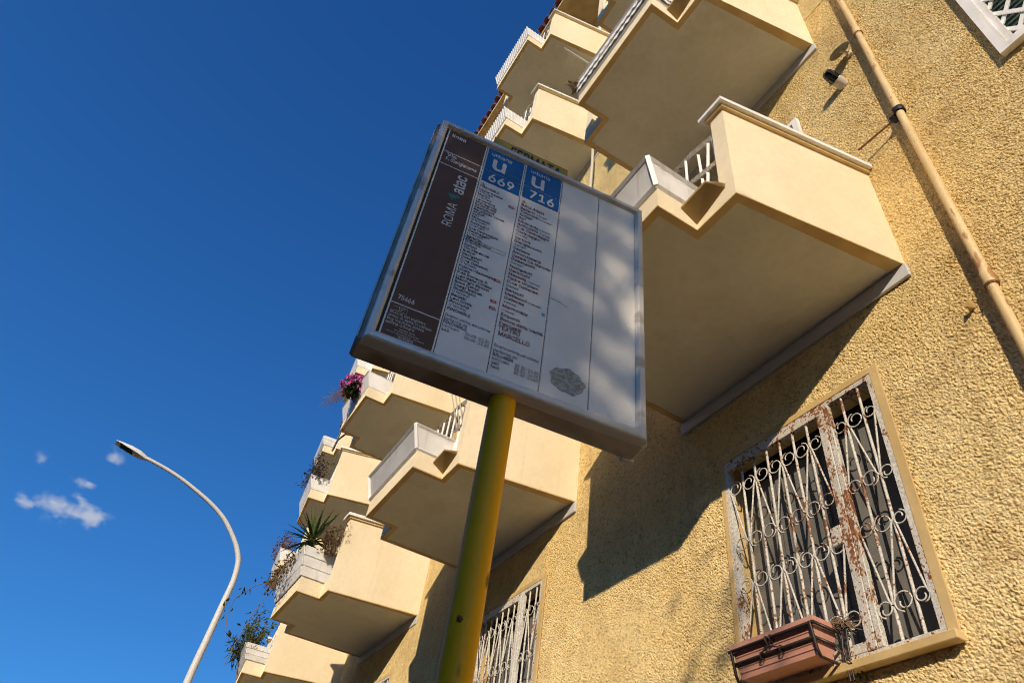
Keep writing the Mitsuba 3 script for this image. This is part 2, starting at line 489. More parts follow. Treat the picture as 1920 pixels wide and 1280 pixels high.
# eaves: boarded soffit, ochre fascia, clay tiles
eave = []
EV = 0.86
for bent in (False, True):
    M = place(PIV if bent else 0, 0, bent)
    x0, x1 = (0.0, 15.5) if bent else (-9.2, PIV + 0.05)
    r = cat([bx(x0, x1, -0.2, EV, ROOF_Z, ROOF_Z + 0.10), bx(x0, x1, EV - 0.16, EV + 0.02, ROOF_Z - 0.10, ROOF_Z + 0.002)])
    eave.append(xf(r, M))
roof = part(B, 'roof', cat(eave), 'mat_border')
for bent in (False, True):
    M = place(PIV if bent else 0, 0, bent)
    n = 60 if bent else 80
    tl = []
    for i in range(n):
        u = (0.1 if bent else -7.0) + i * 0.23
        if not bent and u > PIV: break
        a = np.linspace(0, math.pi, 7)
        prof = [(math.cos(t) * 0.095, math.sin(t) * 0.075) for t in a]
        P = Polygon(prof + [(x * .85, y * .8) for x, y in prof[::-1]])
        m = ext(P, 0, 1.5)
        v = m.vertices
        j = rng.normal(0, 0.012)
        m = trimesh.Trimesh(np.stack([v[:, 0] + u, EV + 0.10 + j - v[:, 2], v[:, 1] + ROOF_Z + 0.11 + v[:, 2] * 0.28], 1), m.faces, process=False)
        tl.append(m)
    part(roof, 'tile_rows', xf(cat(tl), M), 'mat_tile', stuff=True)
    bt = [bx(u, u + 0.12, 0.0, EV - 0.165, ROOF_Z - 0.09, ROOF_Z - 0.002) for u in np.arange(0.4 if bent else -8, 14 if bent else PIV, 1.15)]
    for m in bt[:14]:
        part(roof, 'eave_beam', xf(m, M), 'mat_border')
part(roof, 'fin', bx(5.95, 6.05, 0.25, 0.62, ROOF_Z - 0.75, ROOF_Z - 0.093), 'mat_plaster')

# balcony plan, local metres
bA, bB, bC, bD = (0, 0), (0.196, 1.151), (0.524, 1.151), (0.524, 1.455)
bE, bG, bH, bF = (1.699, 1.455), (1.699, 1.151), (2.023, 1.151), (2.009, 0)
PLAN = Polygon([(0 - .0034, -.02), bB, bC, bD, bE, bG, bH, (2.009, -.02)])
LONG = Polygon([(-.0068, -.3), bB, bC, bD, bE, bG, bH, (2.009, -.3)])
OUT = sbox(-1, 0, 4, 4)
INNER = LONG.buffer(-.052, join_style=2).intersection(sbox(-1, -.02, 4, 4))
RING = PLAN.difference(INNER)
NEARP = Polygon([(-.0034, -.02), bB, (bB[0] + .115, bB[1]), (.115, -.02)])
FARP = Polygon([(2.009, -.02), bH, (bH[0] - .115, bH[1]), (2.009 - .115, -.02)])
CURB = PLAN.difference(LONG.buffer(-.10, join_style=2)).difference(NEARP).difference(FARP).intersection(sbox(-1, 0.5, 4, 4))
PZ = 1.0          # parapet top above the soffit


def balcony(col_x, z, bent=False, style='mesh', lab=None, detail=2, post=False, seed=0):
    M = place(col_x, z, bent)
    r = np.random.default_rng(100 + seed)
    body = cat([ext(PLAN, 0.012, 0.14), ext(CURB, 0.14, 0.19),
                ext(NEARP, 0.14, PZ), ext(FARP, 0.14, PZ)])
    b = part(B, 'balcony', xf(body, M), 'mat_plaster', label=lab)

    def add(name, m, bs, **kw):
        return part(b, name, xf(m, M), bs, **kw)
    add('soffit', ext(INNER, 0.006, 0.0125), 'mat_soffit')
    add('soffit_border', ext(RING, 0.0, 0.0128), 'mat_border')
    add('cornice', bx(-.012, 2.02, -.01, .013, -.107, -.001, .003), 'mat_trim')
    for P in (NEARP, FARP):
        add('cap_moulding', ext(P.buffer(.024, join_style=2).intersection(OUT), PZ + .001, PZ + .028), 'mat_border')
        add('parapet_cap', ext(P.buffer(.052, join_style=2).intersection(OUT), PZ + .0285, PZ + .066), 'mat_marble')
    # small funnel-shaped ledge in the near re-entrant corner
    if style in ('mesh', 'wave'):
        cx = bC[0]
        add('corner_ledge', hull([(cx - .003, 1.152, .055), (cx - .13, 1.152, .098), (cx - .255, 1.152, .145), (cx - .003, 1.272, .125), (cx - .21, 1.262, .158), (cx - .262, 1.18, .162),
                                  (cx - .003, 1.275, .140), (cx - .21, 1.265, .174), (cx - .264, 1.152, .176), (cx - .003, 1.152, .160)]), 'mat_ledge')
    # railing in the recessed bays and behind the boxes
    W = 'mat_white'
    for s, x0, x1 in ((1, bB[0] + .10, bC[0] + .03), (-1, bH[0] - .10, bG[0] - .03)):
        for zz, w in ((.91, .030), (.585, .024)):
            add('rail', bar((x0, 1.095, zz), (x1, 1.13, zz), w), 'mat_rusty')
        n = 2
        xs = np.linspace(x0 + s * .03, x1 - s * .01, 2 * n)
        for i in range(2 * n - 1):
            up = i % 2 == 0
            add('baluster', bar((xs[i], 1.10, .19 if up else .90), (xs[i] + s * .03 if up else xs[i + 1], 1.10, .90 if up else .19), .019), W)
    if detail:
        add('rail', bar((bC[0] + .031, 1.13, .91), (bG[0] - .031, 1.13, .91), .028), 'mat_rusty')
        for i in range(8):
            x = bC[0] + .07 + i * (bE[0] - bC[0] - .14) / 7
            add('baluster', bar((x, 1.13, .141), (x, 1.13, .90), .018), W)
    # flared front boxes: near side, front, far side.  each (bottom a, bottom b, top a, top b)
    z0, z1 = .205, .455
    fl = .02 if style == 'wave' else .075
    nb, nt = (bC[0], 1.075), (bC[0] - .005, 1.095)
    db, dt = (bD[0], 1.462), (bD[0] - .012, 1.462 + fl)
    eb, et = (bE[0], 1.462), (bE[0] + .012, 1.462 + fl)
    gb, gt = (bG[0], 1.075), (bG[0] + .005, 1.095)
    quads = {'side_panel': (nb, db, nt, dt), 'front_panel': (db, eb, dt, et), 'far_panel': (eb, gb, et, gt)}
    if style == 'tall':
        z1 = .60
    for nm, (pa, pb, ta, tb) in quads.items():
        Q = lambda s, t: np.array([(1 - t) * ((1 - s) * pa[i] + s * pb[i]) + t * ((1 - s) * ta[i] + s * tb[i]) for i in (0, 1)] + [z0 + (z1 - z0) * t])
        nrm = -np.cross(Q(1, 0) - Q(0, 0), Q(0, 1) - Q(0, 0)); nrm /= np.linalg.norm(nrm)
        L = np.linalg.norm(Q(1, 0) - Q(0, 0))

        def sheet(s0, s1, t0, t1, d0, d1, th=.008, t_bot=None):
            c = []
            for s in (s0, s1):
                for t, d in ((t0, d0), (t1, d1)):
                    c += [Q(s, t) + nrm * d, Q(s, t) + nrm * (d - th)]
            return hull(c)
        if style == 'mesh':
            fr = add(nm, cat([bar(Q(0, 0), Q(1, 0), .026), bar(Q(0, 1), Q(1, 1), .026), bar(Q(0, 0), Q(0, 1), .030), bar(Q(1, 0), Q(1, 1), .030)]), W)
            add('box_liner', sheet(.02, .98, .05, .95, -.016, -.016), 'mat_white')
            strips = []
            H = z1 - z0
            n = int((L + H) / .0125)
            for i in range(n):
                for sg in (1, -1):
                    o = i * .0125 - H
                    a0, a1 = o, o + H
                    tt0, tt1 = 0.0, 1.0
                    if a0 < 0: tt0 = -a0 / H; a0 = 0
                    if a1 > L: tt1 = 1 - (a1 - L) / H; a1 = L
                    if a1 - a0 < .004: continue
                    s0, s1 = (a0 / L, a1 / L) if sg > 0 else (1 - a0 / L, 1 - a1 / L)
                    p, q = Q(s0, tt0) - nrm * .002 * (1 + .5 * sg), Q(s1, tt1) - nrm * .002 * (1 + .5 * sg)
                    d = np.cross(q - p, nrm); d = d / np.linalg.norm(d) * .0027
                    strips.append((p - d, p + d, q + d, q - d))
            V = np.array(strips).reshape(-1, 3)
            F = np.arange(len(V)).reshape(-1, 4)
            add('mesh_infill', trimesh.Trimesh(V, np.vstack([F[:, [0, 1, 2]], F[:, [0, 2, 3]]]), process=False), W, stuff=True)
        elif style in ('plank', 'tall'):
            n = 3
            for i in range(n):
                t0, t1 = i / n + .015, (i + 1) / n - .035
                jit = r.normal(0, .006, 2)
                add('plank' if nm == 'front_panel' else 'side_plank', sheet(0, 1, t0, t1, .004 + abs(jit[0]), .022 + abs(jit[1]), .012), W)
            add(nm, sheet(.0, 1, -.02, .98, -.016, -.016, .01), 'mat_white')
        elif style == 'solid':
            add(nm, sheet(0, 1, -.02, 1.0, .0, .004 + .006 * r.random(), .012), W)
            add('top_edge', bar(Q(-.01, 1.02), Q(1.01, 1.02), .022), W)
        elif style == 'slat':
            add(nm, sheet(0, 1, 0, 1, -.016, -.016, .008), W)
            for i in range(3):
                add('plank', sheet(0, 1, i / 3 + .02, i / 3 + .29, .0, .006, .010), W)
            n = max(2, int(L / .055))
            for i in range(n + 1):
                add('batten', sheet(i / n - .006, i / n + .006, 0, 1.0, .012, .014, .012), W)
        elif style == 'wave':
            for i in range(2):
                t0, t1 = .16 + i * .40, .16 + (i + 1) * .40 + .05
                n = max(4, int(L / .0125))
                s = np.linspace(0, 1, n + 1)
                ph = i * 1.3
                lo = t0 - .125 * np.abs(np.sin(s * L * math.pi / .088 + ph)) + .01
                a = [Q(x, y) + nrm * (  .026 + .002 * math.sin(x * L * 2 * math.pi / .105)) for x, y in zip(s, lo)]
                bpts = [Q(x, t1) + nrm * .004 for x in s]
                V = np.array(a + bpts + [p - nrm * .006 for p in a] + [p - nrm * .006 for p in bpts])
                k = n + 1
                F = []
                for j in range(n):
                    F += [(j, j + 1, k + j + 1), (j, k + j + 1, k + j), (2 * k + j + 1, 2 * k + j, 3 * k + j + 1), (3 * k + j + 1, 2 * k + j, 3 * k + j), (j + 1, j, 2 * k + j), (j + 1, 2 * k + j, 2 * k + j + 1)]
                add('wavy_strip', trimesh.Trimesh(V, np.array(F), process=False), W)
            add(nm, cat([bar(Q(0, -.05), Q(1, -.05), .02), bar(Q(0, 1.05), Q(1, 1.05), .03), sheet(0, 1, 0, 1, -.022, -.022, .008)]), W)
    # balcony door with louvred shutters
    d0, d1, dz = .40, 1.60, 2.34
    fr = Polygon([(d0 - .05, .14), (d1 + .05, .14), (d1 + .05, dz), (d0 - .05, dz)]).difference(sbox(d0, .139, d1, dz - .05))
    add('door_frame', ext_xz(fr, .001, .040), 'mat_marble')
    add('door', ext_xz(sbox(d0 + .002, .141, d1 - .002, dz - .052), .0015, .012), 'mat_door')
    if detail > 1:
        lv = [flat((d0 + .03, .022, zz), (d1 - .03, .022, zz), .034, .008, side=(0, 1, .9)) for zz in np.arange(.25, dz - .1, .045)]
        add('door_louvres', cat(lv), 'mat_door', stuff=True)
    if post:
        add('post', tube([(.06, .10, .95), (.06, .10, 2.6), (.05, .12, 3.1)], .022, 8), 'mat_off_white')
    return b, M, add


COLX = [1.344, 4.857, 8.364, 11.664, 15.14]
SZ, DZ = 5.192, 3.199
styles = {(0, 1): 'mesh', (0, 2): 'wave', (0, 3): 'slat', (0, 4): 'plank', (1, 1): 'mesh', (1, 2): 'mesh', (1, 3): 'slat', (1, 4): 'slat',
          (2, 1): 'tall', (2, 2): 'solid', (2, 3): 'solid', (2, 4): 'plank', (3, 1): 'plank', (3, 2): 'solid', (3, 3): 'solid', (3, 4): 'plank',
          (4, 1): 'plank', (4, 2): 'solid', (4, 3): 'plank'}
blab = {(0, 1): 'nearest cream balcony with white mesh boxes and zigzag railing above the rusty barred window',
        (0, 2): 'cream balcony at the top with wavy white strips along its front',
        (1, 1): 'cream balcony with white mesh boxes just left of the yellow pole',
        (1, 3): 'cream balcony with white slats seen directly above the bus stop sign',
        (1, 4): 'uppermost cream balcony under the tiled eaves',
        (2, 1): 'cream balcony with white planks carrying the spiky yucca',
        (2, 2): 'cream balcony with plain white panels and pink flowers',
        (3, 1): 'lowest left cream balcony with white planks and shrubs'}
BAL = {}
for (c, l), st in styles.items():
    bent = c >= 3
    z = SZ + DZ * (l - 1) - (0.08 if bent else 0)
    BAL[c, l] = balcony(COLX[c], z, bent, st, blab.get((c, l)), detail=2 if c < 2 else 1, post=(c, l) == (1, 2), seed=c * 10 + l)


def at(c, l, p):
    M = BAL[c, l][1]
    return (M @ np.array([*p, 1.0]))[:3]


# extras on single balconies
BAL[2, 2][2]('drain_spout', tube([(1.72, 1.20, .05), (1.74, 1.34, .02), (1.78, 1.42, -.12), (1.80, 1.44, -.34)], .016, 8), 'mat_dark_metal')
for i in range(3):
    BAL[1, 1][2]('stick', tube([(.40 + .06 * i, 1.12, .62), (.34 + .05 * i, 1.30 + .05 * i, 1.05 + .1 * i)], .007, 5), 'mat_off_white')

# ------------------------------------------------------------------ barred windows
ROWS = [4.355, 3.945, 3.68, 3.265]


def ring_pts(cx, cz, rad, sgn, flip):
    """an iron C-scroll: nearly full circle that curls in at one end"""
    pts = []
    for i in range(25):
        t = i / 24
        a = math.pi * (0.55 + 2.55 * t)
        rr = rad * (1 - max(0, t - .52) * 1.35)
        pts.append((cx + sgn * rr * math.cos(a), 0.004, cz + flip * rr * math.sin(a)))
    return pts


def barred_window(x0, lab, fine=True):
    w = part(B, 'window', cat([
        ext_xz(sbox(x0 + .001, WZ0 + .001, x0 + WW - .001, WZ1 - .001).difference(sbox(x0 + .034, WZ0 + .034, x0 + WW - .030, WZ1 - .034)), -.045, .010)]), 'mat_rusty', label=lab)

    def add(n, m, bs, **k):
        return part(w, n, m, bs, **k)
    # deep reveal, roller shutter, lintel
    add('reveal', bx(x0 + .0005, x0 + .012, -.29, -.046, WZ0 + .0005, WZ1 - .0005), 'mat_border')
    add('reveal', bx(x0 + WW - .012, x0 + WW - .0005, -.29, -.046, WZ0 + .0005, WZ1 - .0005), 'mat_border')
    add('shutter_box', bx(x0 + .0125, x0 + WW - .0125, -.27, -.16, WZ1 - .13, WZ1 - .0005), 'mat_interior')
    add('shutter', bx(x0 + .0125, x0 + WW - .0125, -.190, -.170, WZ0 + .004, WZ1 - .135), 'mat_shutter')
    for i in range(1, 4):
        add('shutter_batten', bx(x0 + WW * i / 4 - .03, x0 + WW * i / 4 + .03, -.169, -.158, WZ0 + .02, WZ1 - .15, .003), 'mat_shutter')
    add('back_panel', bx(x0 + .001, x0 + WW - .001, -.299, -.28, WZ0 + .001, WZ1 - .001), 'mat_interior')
    # smooth plaster band round the opening and the sill
    band = sbox(x0 - .05, WZ0 - .002, x0 + WW + .035, WZ1 + .04).difference(sbox(x0 - .0005, WZ0 - .003, x0 + WW + .0005, WZ1 + .0005))
    band_m = ext_xz(band, .0005, .014)
    add('plaster_band', band_m, 'mat_border')
    add('sill', cat([bx(x0 - .06, x0 + WW + .05, .0008, .060, WZ0 - .046, WZ0 - .003, .004)]), 'mat_border')
    # mullions: two leaves meeting
    for i, (a, b_) in enumerate(((.316, .349), (.3515, .405))):
        add('mullion', bx(x0 + a, x0 + b_, -.020, .016 + .003 * i, WZ0 + .0345, WZ1 - .0345, .003), 'mat_rusty')
    add('leaf_rail', bx(x0 + .4055, x0 + WW - .031, -.018, .013, WZ0 + .0345, WZ0 + .083, .003), 'mat_rusty')
    add('leaf_rail', bx(x0 + .4055, x0 + WW - .031, -.018, .013, WZ1 - .075, WZ1 - .0345, .003), 'mat_rusty')
    add('lock_plate', bx(x0 + .4055, x0 + .475, -.010, .018, WZ0 + .60, WZ0 + .71, .004), 'mat_rusty')
    bars = [(1.862, 1), (1.979, 0), (2.255, 0), (2.367, 1), (2.477, 0), (2.586, 1), (2.698, 0), (2.811, 1)]
    edges_r = (x0 + .034, x0 + .316)
    edges_l = (x0 + .405, x0 + WW - .031)
    pieces = {'bar': [], 'diagonal': [], 'scroll': []}
    xs = [b_[0] - 1.75 + x0 for b_ in bars]
    zb = WZ0 + .03
    for x, b_ in zip(xs, bars):
        left = x > x0 + .4
        wob = [(x + rng.normal(0, .0015), -.004, z) for z in np.linspace(zb + (.05 if left else 0), WZ1 - .03, 6)]
        pieces['bar'].append(tube(wob, .0086, 7))
    # wave of diagonals between nodes
    cols_r = [(edges_r[0] - .004, 0), (xs[0], 1), (xs[1], 0), (edges_r[1], 1)]
    cols_l = [(edges_l[0], 1)] + [(xs[i], bars[i][1]) for i in range(2, 8)] + [(edges_l[1] + .01, 0)]
    for cols in (cols_r, cols_l):
        for (xa, ka), (xb, kb) in zip(cols[:-1], cols[1:]):
            if ka == 0: A0, B0 = xa, xb
            else: A0, B0 = xb, xa
            for ra, rb in ((0, 1), (3, 2)):
                zA, zB = ROWS[ra], ROWS[rb]
                e = .02 * (1 if zA > zB else -1)
                pieces['diagonal'].append(tube([(A0 + (B0 - A0) * .04, .005, zA - e * .2), (A0 + (B0 - A0) * .16, .005, zA - e * 1.6), (A0 + (B0 - A0) * .86, .005, zB + e * 1.2), (B0, .005, zB)], .0058, 6))
            gap = abs(xb - xa)
            for rz in range(4):
                cx = (xa + xb) / 2
                rad = min(.047, gap * .44)
                sg = 1 if rng.random() < .5 else -1
                fl = 1 if rz in (0, 2) else -1
                P = ring_pts(cx, ROWS[rz] + rng.normal(0, .004), rad, sg if ka else -sg, fl)
                pieces['scroll'].append(tube(P, .0042, 6))
    for n, ms in pieces.items():
        if fine:
            for m in ms: add(n, m, 'mat_rusty', smooth=True)
        else:
            add(n + 's', cat(ms), 'mat_rusty', smooth=True, stuff=True)
    return w


barred_window(WX[0], 'ground floor window with rusty white scrollwork grille above the terracotta flower box')
barred_window(WX[1], 'second ground floor window with rusty bars, partly behind the yellow pole')
barred_window(WX[2], 'third ground floor window, mostly out of view', fine=False)

# upper right window: marble surround, white frame, diamond lattice, green shutter
w = part(B, 'window', ext_xz(sbox(UPX0 - .06, UPZ0 - .055, UPX1 + .06, UPZ1 + .06).difference(sbox(UPX0, UPZ0, UPX1, UPZ1)), .0005, .045), 'mat_marble', label='window with pale stone surround and white diamond lattice at upper right')
part(w, 'frame', ext_xz(sbox(UPX0 + .001, UPZ0 + .001, UPX1 - .001, UPZ1 - .001).difference(sbox(UPX0 + .04, UPZ0 + .04, UPX1 - .04, UPZ1 - .04)), -.05, .030), 'mat_white')
for k in range(20):
    for sg in (1, -1):
        x = UPX0 - 1.2 + k * .150
        a, b_ = np.array([x, 0.0]), np.array([x + sg * 1.5 * .62, 1.5])
        if sg < 0: a, b_ = a + [1.0, 0], b_ + [1.0, 0]
        ls = LineString([(a[0], UPZ0 + a[1]), (b_[0], UPZ0 + b_[1])]).intersection(sbox(UPX0 + .035, UPZ0 + .035, UPX1 - .035, UPZ1 - .035))
        if ls.is_empty or ls.length < .03: continue
        (xa, za), (xb, zb_) = ls.coords[0], ls.coords[-1]
        yy = .012 if sg > 0 else .002
        part(w, 'lattice_bar', flat((xa, yy, za), (xb, yy, zb_), .028, .009), 'mat_white')
part(w, 'shutter', cat([flat((UPX0 + .002, -.12, zz), (UPX1 - .002, -.12, zz), .052, .008, side=(0, 1, .8)) for zz in np.arange(UPZ0 + .03, UPZ1 - .02, .052)] + [bx(UPX0 + .001, UPX1 - .001, -.21, -.2, UPZ0 + .001, UPZ1 - .001)]), 'mat_green_shutter', stuff=False)

# ------------------------------------------------------------------ drainpipe with its strap and rod
PX, PY, PR = 0.962, 0.062, 0.026
k = thing('drainpipe', 'tan painted drainpipe running down the stucco wall at right', 'drainpipe')
part(k, 'pipe', tube([(PX + .001 * math.sin(z * 3), PY, z) for z in np.linspace(0.02, 17.8, 40)], PR, 16), 'mat_pipe', smooth=True)
for zz in (1.6, 4.655, 7.80, 11.0, 14.2):
    part(k, 'joint_collar', lathe([(PR + .0005, -.05), (PR + .006, -.045), (PR + .006, .042), (PR + .0005, .05)], 16).apply_translation((PX, PY, zz)), 'mat_pipe', smooth=40)
    c = trimesh.creation.torus(PR + .007, .004, 16, 6); c.apply_translation((PX, PY, zz - .055))
    part(k, 'ring_clip', cat([c, tube([(PX, PY - PR, zz - .055), (PX, .0, zz - .055)], .005, 6)]), 'mat_brown_rod', smooth=40)
cl = lathe([(PR + .001, -.028), (PR + .012, -.026), (PR + .013, .022), (PR + .001, .030)], 16); cl.apply_translation((PX, PY, 6.445))
kn = rough_noise(trimesh.creation.icosphere(2, .032), .018, 40); kn.apply_translation((PX + .045, PY - .012, 6.42))
part(k, 'strap', cat([rough_noise(cl, .008, 45, 3), kn]), 'mat_black', smooth=True, label='dark rubber strap round the drainpipe')
part(k, 'strut', tube([(PX + .05, PY - .01, 6.415), (1.30, .085, 6.375)], .0085, 8), 'mat_brown_rod', smooth=True, label='rusty brown rod from the drainpipe to the balcony')

# ------------------------------------------------------------------ wall lamp, disc, hook
k = thing('wall_lamp', 'small bulkhead lamp with black caged glass on the wall beside the top balcony', 'lamp')
axis = np.array([0.10, 0.93, 0.33]); axis /= np.linalg.norm(axis)
Ry = trimesh.geometry.align_vectors([0, 0, 1], axis)
base = np.array([1.254, 0.0, 7.428])
Ml = np.eye(4); Ml[:3, :3] = Ry[:3, :3] * .80; Ml[:3, 3] = base
part(k, 'base', xf(lathe([(0, -.03), (.058, -.03), (.060, .075), (.052, .085), (0, .085)], 24), Ml), 'mat_off_white', smooth=40)
part(k, 'glass', xf(lathe([(0, .085), (.047, .085), (.049, .14), (.045, .185), (.030, .21), (0, .216)], 24), Ml), 'mat_lens_black', smooth=40)
for i in range(6):
    a = i * math.pi / 3
    P = [(.054 * math.cos(a), .054 * math.sin(a), .083), (.055 * math.cos(a), .055 * math.sin(a), .15), (.047 * math.cos(a), .047 * math.sin(a), .198), (.022 * math.cos(a), .022 * math.sin(a), .222)]
    part(k, 'cage_bar', xf(tube(P, .0045, 6), Ml), 'mat_black', smooth=True)
tr = trimesh.creation.torus(.055, .004, 24, 6); tr.apply_translation((0, 0, .14))
part(k, 'cage_ring', xf(tr, Ml), 'mat_black', smooth=True)

k = thing('round_disc', 'thin round grey disc on a small bracket above the wall lamp', 'disc')
vw = np.array([1.139, .085, 7.735]) - CAM; vw /= np.linalg.norm(vw)
right_, up_ = np.cross(FWD, UP), UP
mj = right_ * .70 + up_ * .72; mj -= vw * (mj @ vw); mj /= np.linalg.norm(mj)
kk = np.cross(vw, mj)
dn = -.33 * vw + .944 * kk
dn = dn if dn[2] < 0 else -.33 * vw - .944 * kk
dn /= np.linalg.norm(dn)
Md = np.eye(4); Md[:3, :3] = trimesh.geometry.align_vectors([0, 0, 1], dn)[:3, :3]; Md[:3, 3] = (1.139, .085, 7.735)
part(k, 'plate', xf(lathe([(0, 0), (.088, 0), (.092, .005), (.088, .010), (0, .013)], 32), Md), 'mat_grey_disc', smooth=30)
part(k, 'rim', xf(trimesh.creation.torus(.089, .005, 32, 6), Md), 'mat_grey_disc', smooth=True)
part(k, 'bracket', cat([tube([(1.135, .085, 7.73), (1.115, .05, 7.72), (1.105, -.01, 7.72)], .012, 8), bx(1.08, 1.13, .0, .02, 7.69, 7.75, .004)]), 'mat_off_white')
k = thing('wall_hook', 'short stub of an old bracket left in the stucco below the drainpipe strap', 'hook')
part(k, 'stub', rough_noise(hull([(1.10, -.01, 4.60), (1.13, -.01, 4.59), (1.12, .055, 4.585), (1.10, .05, 4.61), (1.095, .03, 4.63), (1.13, .03, 4.62)]), .01, 60), 'mat_border')

# ------------------------------------------------------------------ terracotta flower box in an iron holder
k = thing('flower_box', 'terracotta flower box in a dark iron holder hung on the rusty window grille', 'flower box')
X0, X1, Yb, Yf, ZT, ZB = 2.285, 2.850, .035, .205, 3.245, 3.075
ins = .035


def ringbox(x0, x1, y0, y1, zb, zt, dx, dy, th):
    """open tapered trough"""
    o = [np.array(p, float) for p in ((x0 + dx, y0 + dy, zb), (x1 - dx, y0 + dy, zb), (x1 - dx, y1 - dy, zb), (x0 + dx, y1 - dy, zb), (x0, y0, zt), (x1, y0, zt), (x1, y1, zt), (x0, y1, zt))]
    A = m3.Manifold.hull_points(np.array(o))
    i = [p + np.array([th if p[0] < (x0 + x1) / 2 else -th, th if p[1] < (y0 + y1) / 2 else -th, th if p[2] < (zb + zt) / 2 else .02]) for p in o]
    return A - m3.Manifold.hull_points(np.array(i))


def man(m):
    q = m.to_mesh()
    return trimesh.Trimesh(q.vert_properties[:, :3], q.tri_verts, process=False)


part(k, 'trough', man(ringbox(X0 + .006, X1 - .006, Yb + .006, Yf - .006, ZB, ZT - .002, .028, .022, .006)), 'mat_terracotta')
rim = sbox(X0 - .006, Yb - .004, X1 + .006, Yf + .008).difference(sbox(X0 + .014, Yb + .014, X1 - .014, Yf - .012))
part(k, 'rim', ext(rim, ZT - .020, ZT + .004), 'mat_terracotta')
for i in range(5):
    t = .18 + .16 * i
    yy = Yf - .006 - .022 * (1 - t)
    zz = ZB + (ZT - ZB) * t
    ii = .028 * (1 - t)
    part(k, 'rib', bx(X0 + .012 + ii, X1 - .012 - ii, yy - .004, yy + .0045, zz - .004, zz + .004, .002), 'mat_terracotta')
part(k, 'soil', bx(X0 + .02, X1 - .02, Yb + .02, Yf - .02, ZT - .045, ZT - .035), 'mat_bark')
for zz, g in ((ZT - .030, .010), (ZB + .075, -.006)):
    part(k, 'holder_band', tube([(X0 - g + .004, Yb, zz), (X0 - g + .004, Yf + g, zz), (X1 + g - .004, Yf + g, zz), (X1 + g - .004, Yb, zz)], .0085, 6), 'mat_dark_metal', smooth=True)
for x in (X0 + .012, X1 - .012):
    part(k, 'holder_strap', tube([(x, Yf + .012, ZT - .03), (x, Yf - .012, ZB + .02), (x, Yf - .03, ZB - .012), (x, Yb + .02, ZB - .014)], .0085, 6), 'mat_dark_metal', smooth=True)
for s, xc in ((1, X0 + .235), (-1, X0 + .335)):
    P = [(xc - s * .035 + .10 * s, Yf + .016, ZT - .035), (xc + s * .055, Yf + .014, ZT - .07), (xc - s * .0, Yf + .010, ZT - .088), (xc - s * .015, Yf + .008, ZB + .07)]
    part(k, 'holder_scroll', tube(P, .0042, 6), 'mat_dark_metal', smooth=True)
    for q in (P[0], P[-1]):
        t = trimesh.creation.torus(.017, .004, 16, 6); t.apply_transform(trimesh.transformations.rotation_matrix(math.pi / 2, (0, 1, 0))); t.apply_translation((q[0], q[1] - .010, q[2]))
        part(k, 'holder_loop', t, 'mat_dark_metal', smooth=True)
wires = []
for i in range(7):
    a = rng.uniform(0, 1)
    P = [(X0 - .012 - .01 * rng.random(), .03 + .12 * rng.random(), ZT - .02 - .1 * rng.random())]
    for j in range(4):
        P.append(tuple(np.array(P[-1]) + (rng.normal(-.012, .012), rng.normal(-.015, .025), rng.normal(-.035, .05))))
    wires.append(tube(P, .0028, 5))
for i in range(2):
    wires.append(tube([(X0 - .02 - .03 * i, .03, ZT + .02), (X0 - .025 - .03 * i, .055, ZT - .12), (X0 - .03 - .02 * i, .05, ZB - .10)], .0055, 6))
part(k, 'loose_wire', cat(wires), 'mat_dark_metal', smooth=True)
part(k, 'dry_stems', cat([tube([(X0 - .01, .06, ZT - .01), tuple(np.array((X0 - .03, .05, ZT + .01)) + rng.normal(0, .02, 3)), tuple(np.array((X0 - .06, .03, ZT + .0)) + rng.normal(0, .03, 3))], .0022, 4) for i in range(30)]), 'mat_dry', stuff=True)

# ------------------------------------------------------------------ bus stop sign
S = thing('bus_stop_sign', 'grey boxed bus stop sign listing two lines on a yellow pole', 'bus stop sign')
sO = np.array([1.11220, 2.90690, 3.48550])
sr, su, sn = np.array([-.1152, -.9933, .0107]), np.array([.0018, .0105, .9999]), np.array([.9933, -.1152, -.0006])
MS = np.eye(4); MS[:3, 0] = sr; MS[:3, 1] = su; MS[:3, 2] = -sn; MS[:3, 3] = sO       # local: x right, y up, z towards the viewer
SW, SH = .676, .896


def sadd(parent, name, m, bs, **k):
    return part(parent, name, xf(m, MS), bs, **k)


box_k = sadd(S, 'box', bx(-.010, .686, -.903, .000, -.078, -.0105, .006), 'mat_under')
sadd(box_k, 'side_skin', cat([bx(-.0115, -.0095, -.895, -.006, -.076, -.012), bx(.6855, .6875, -.895, -.006, -.076, -.012)]), 'mat_zinc')
sadd(box_k, 'corner_clip', bx(.655, .690, -.908, -.898, -.085, -.070, .002), 'mat_zinc')


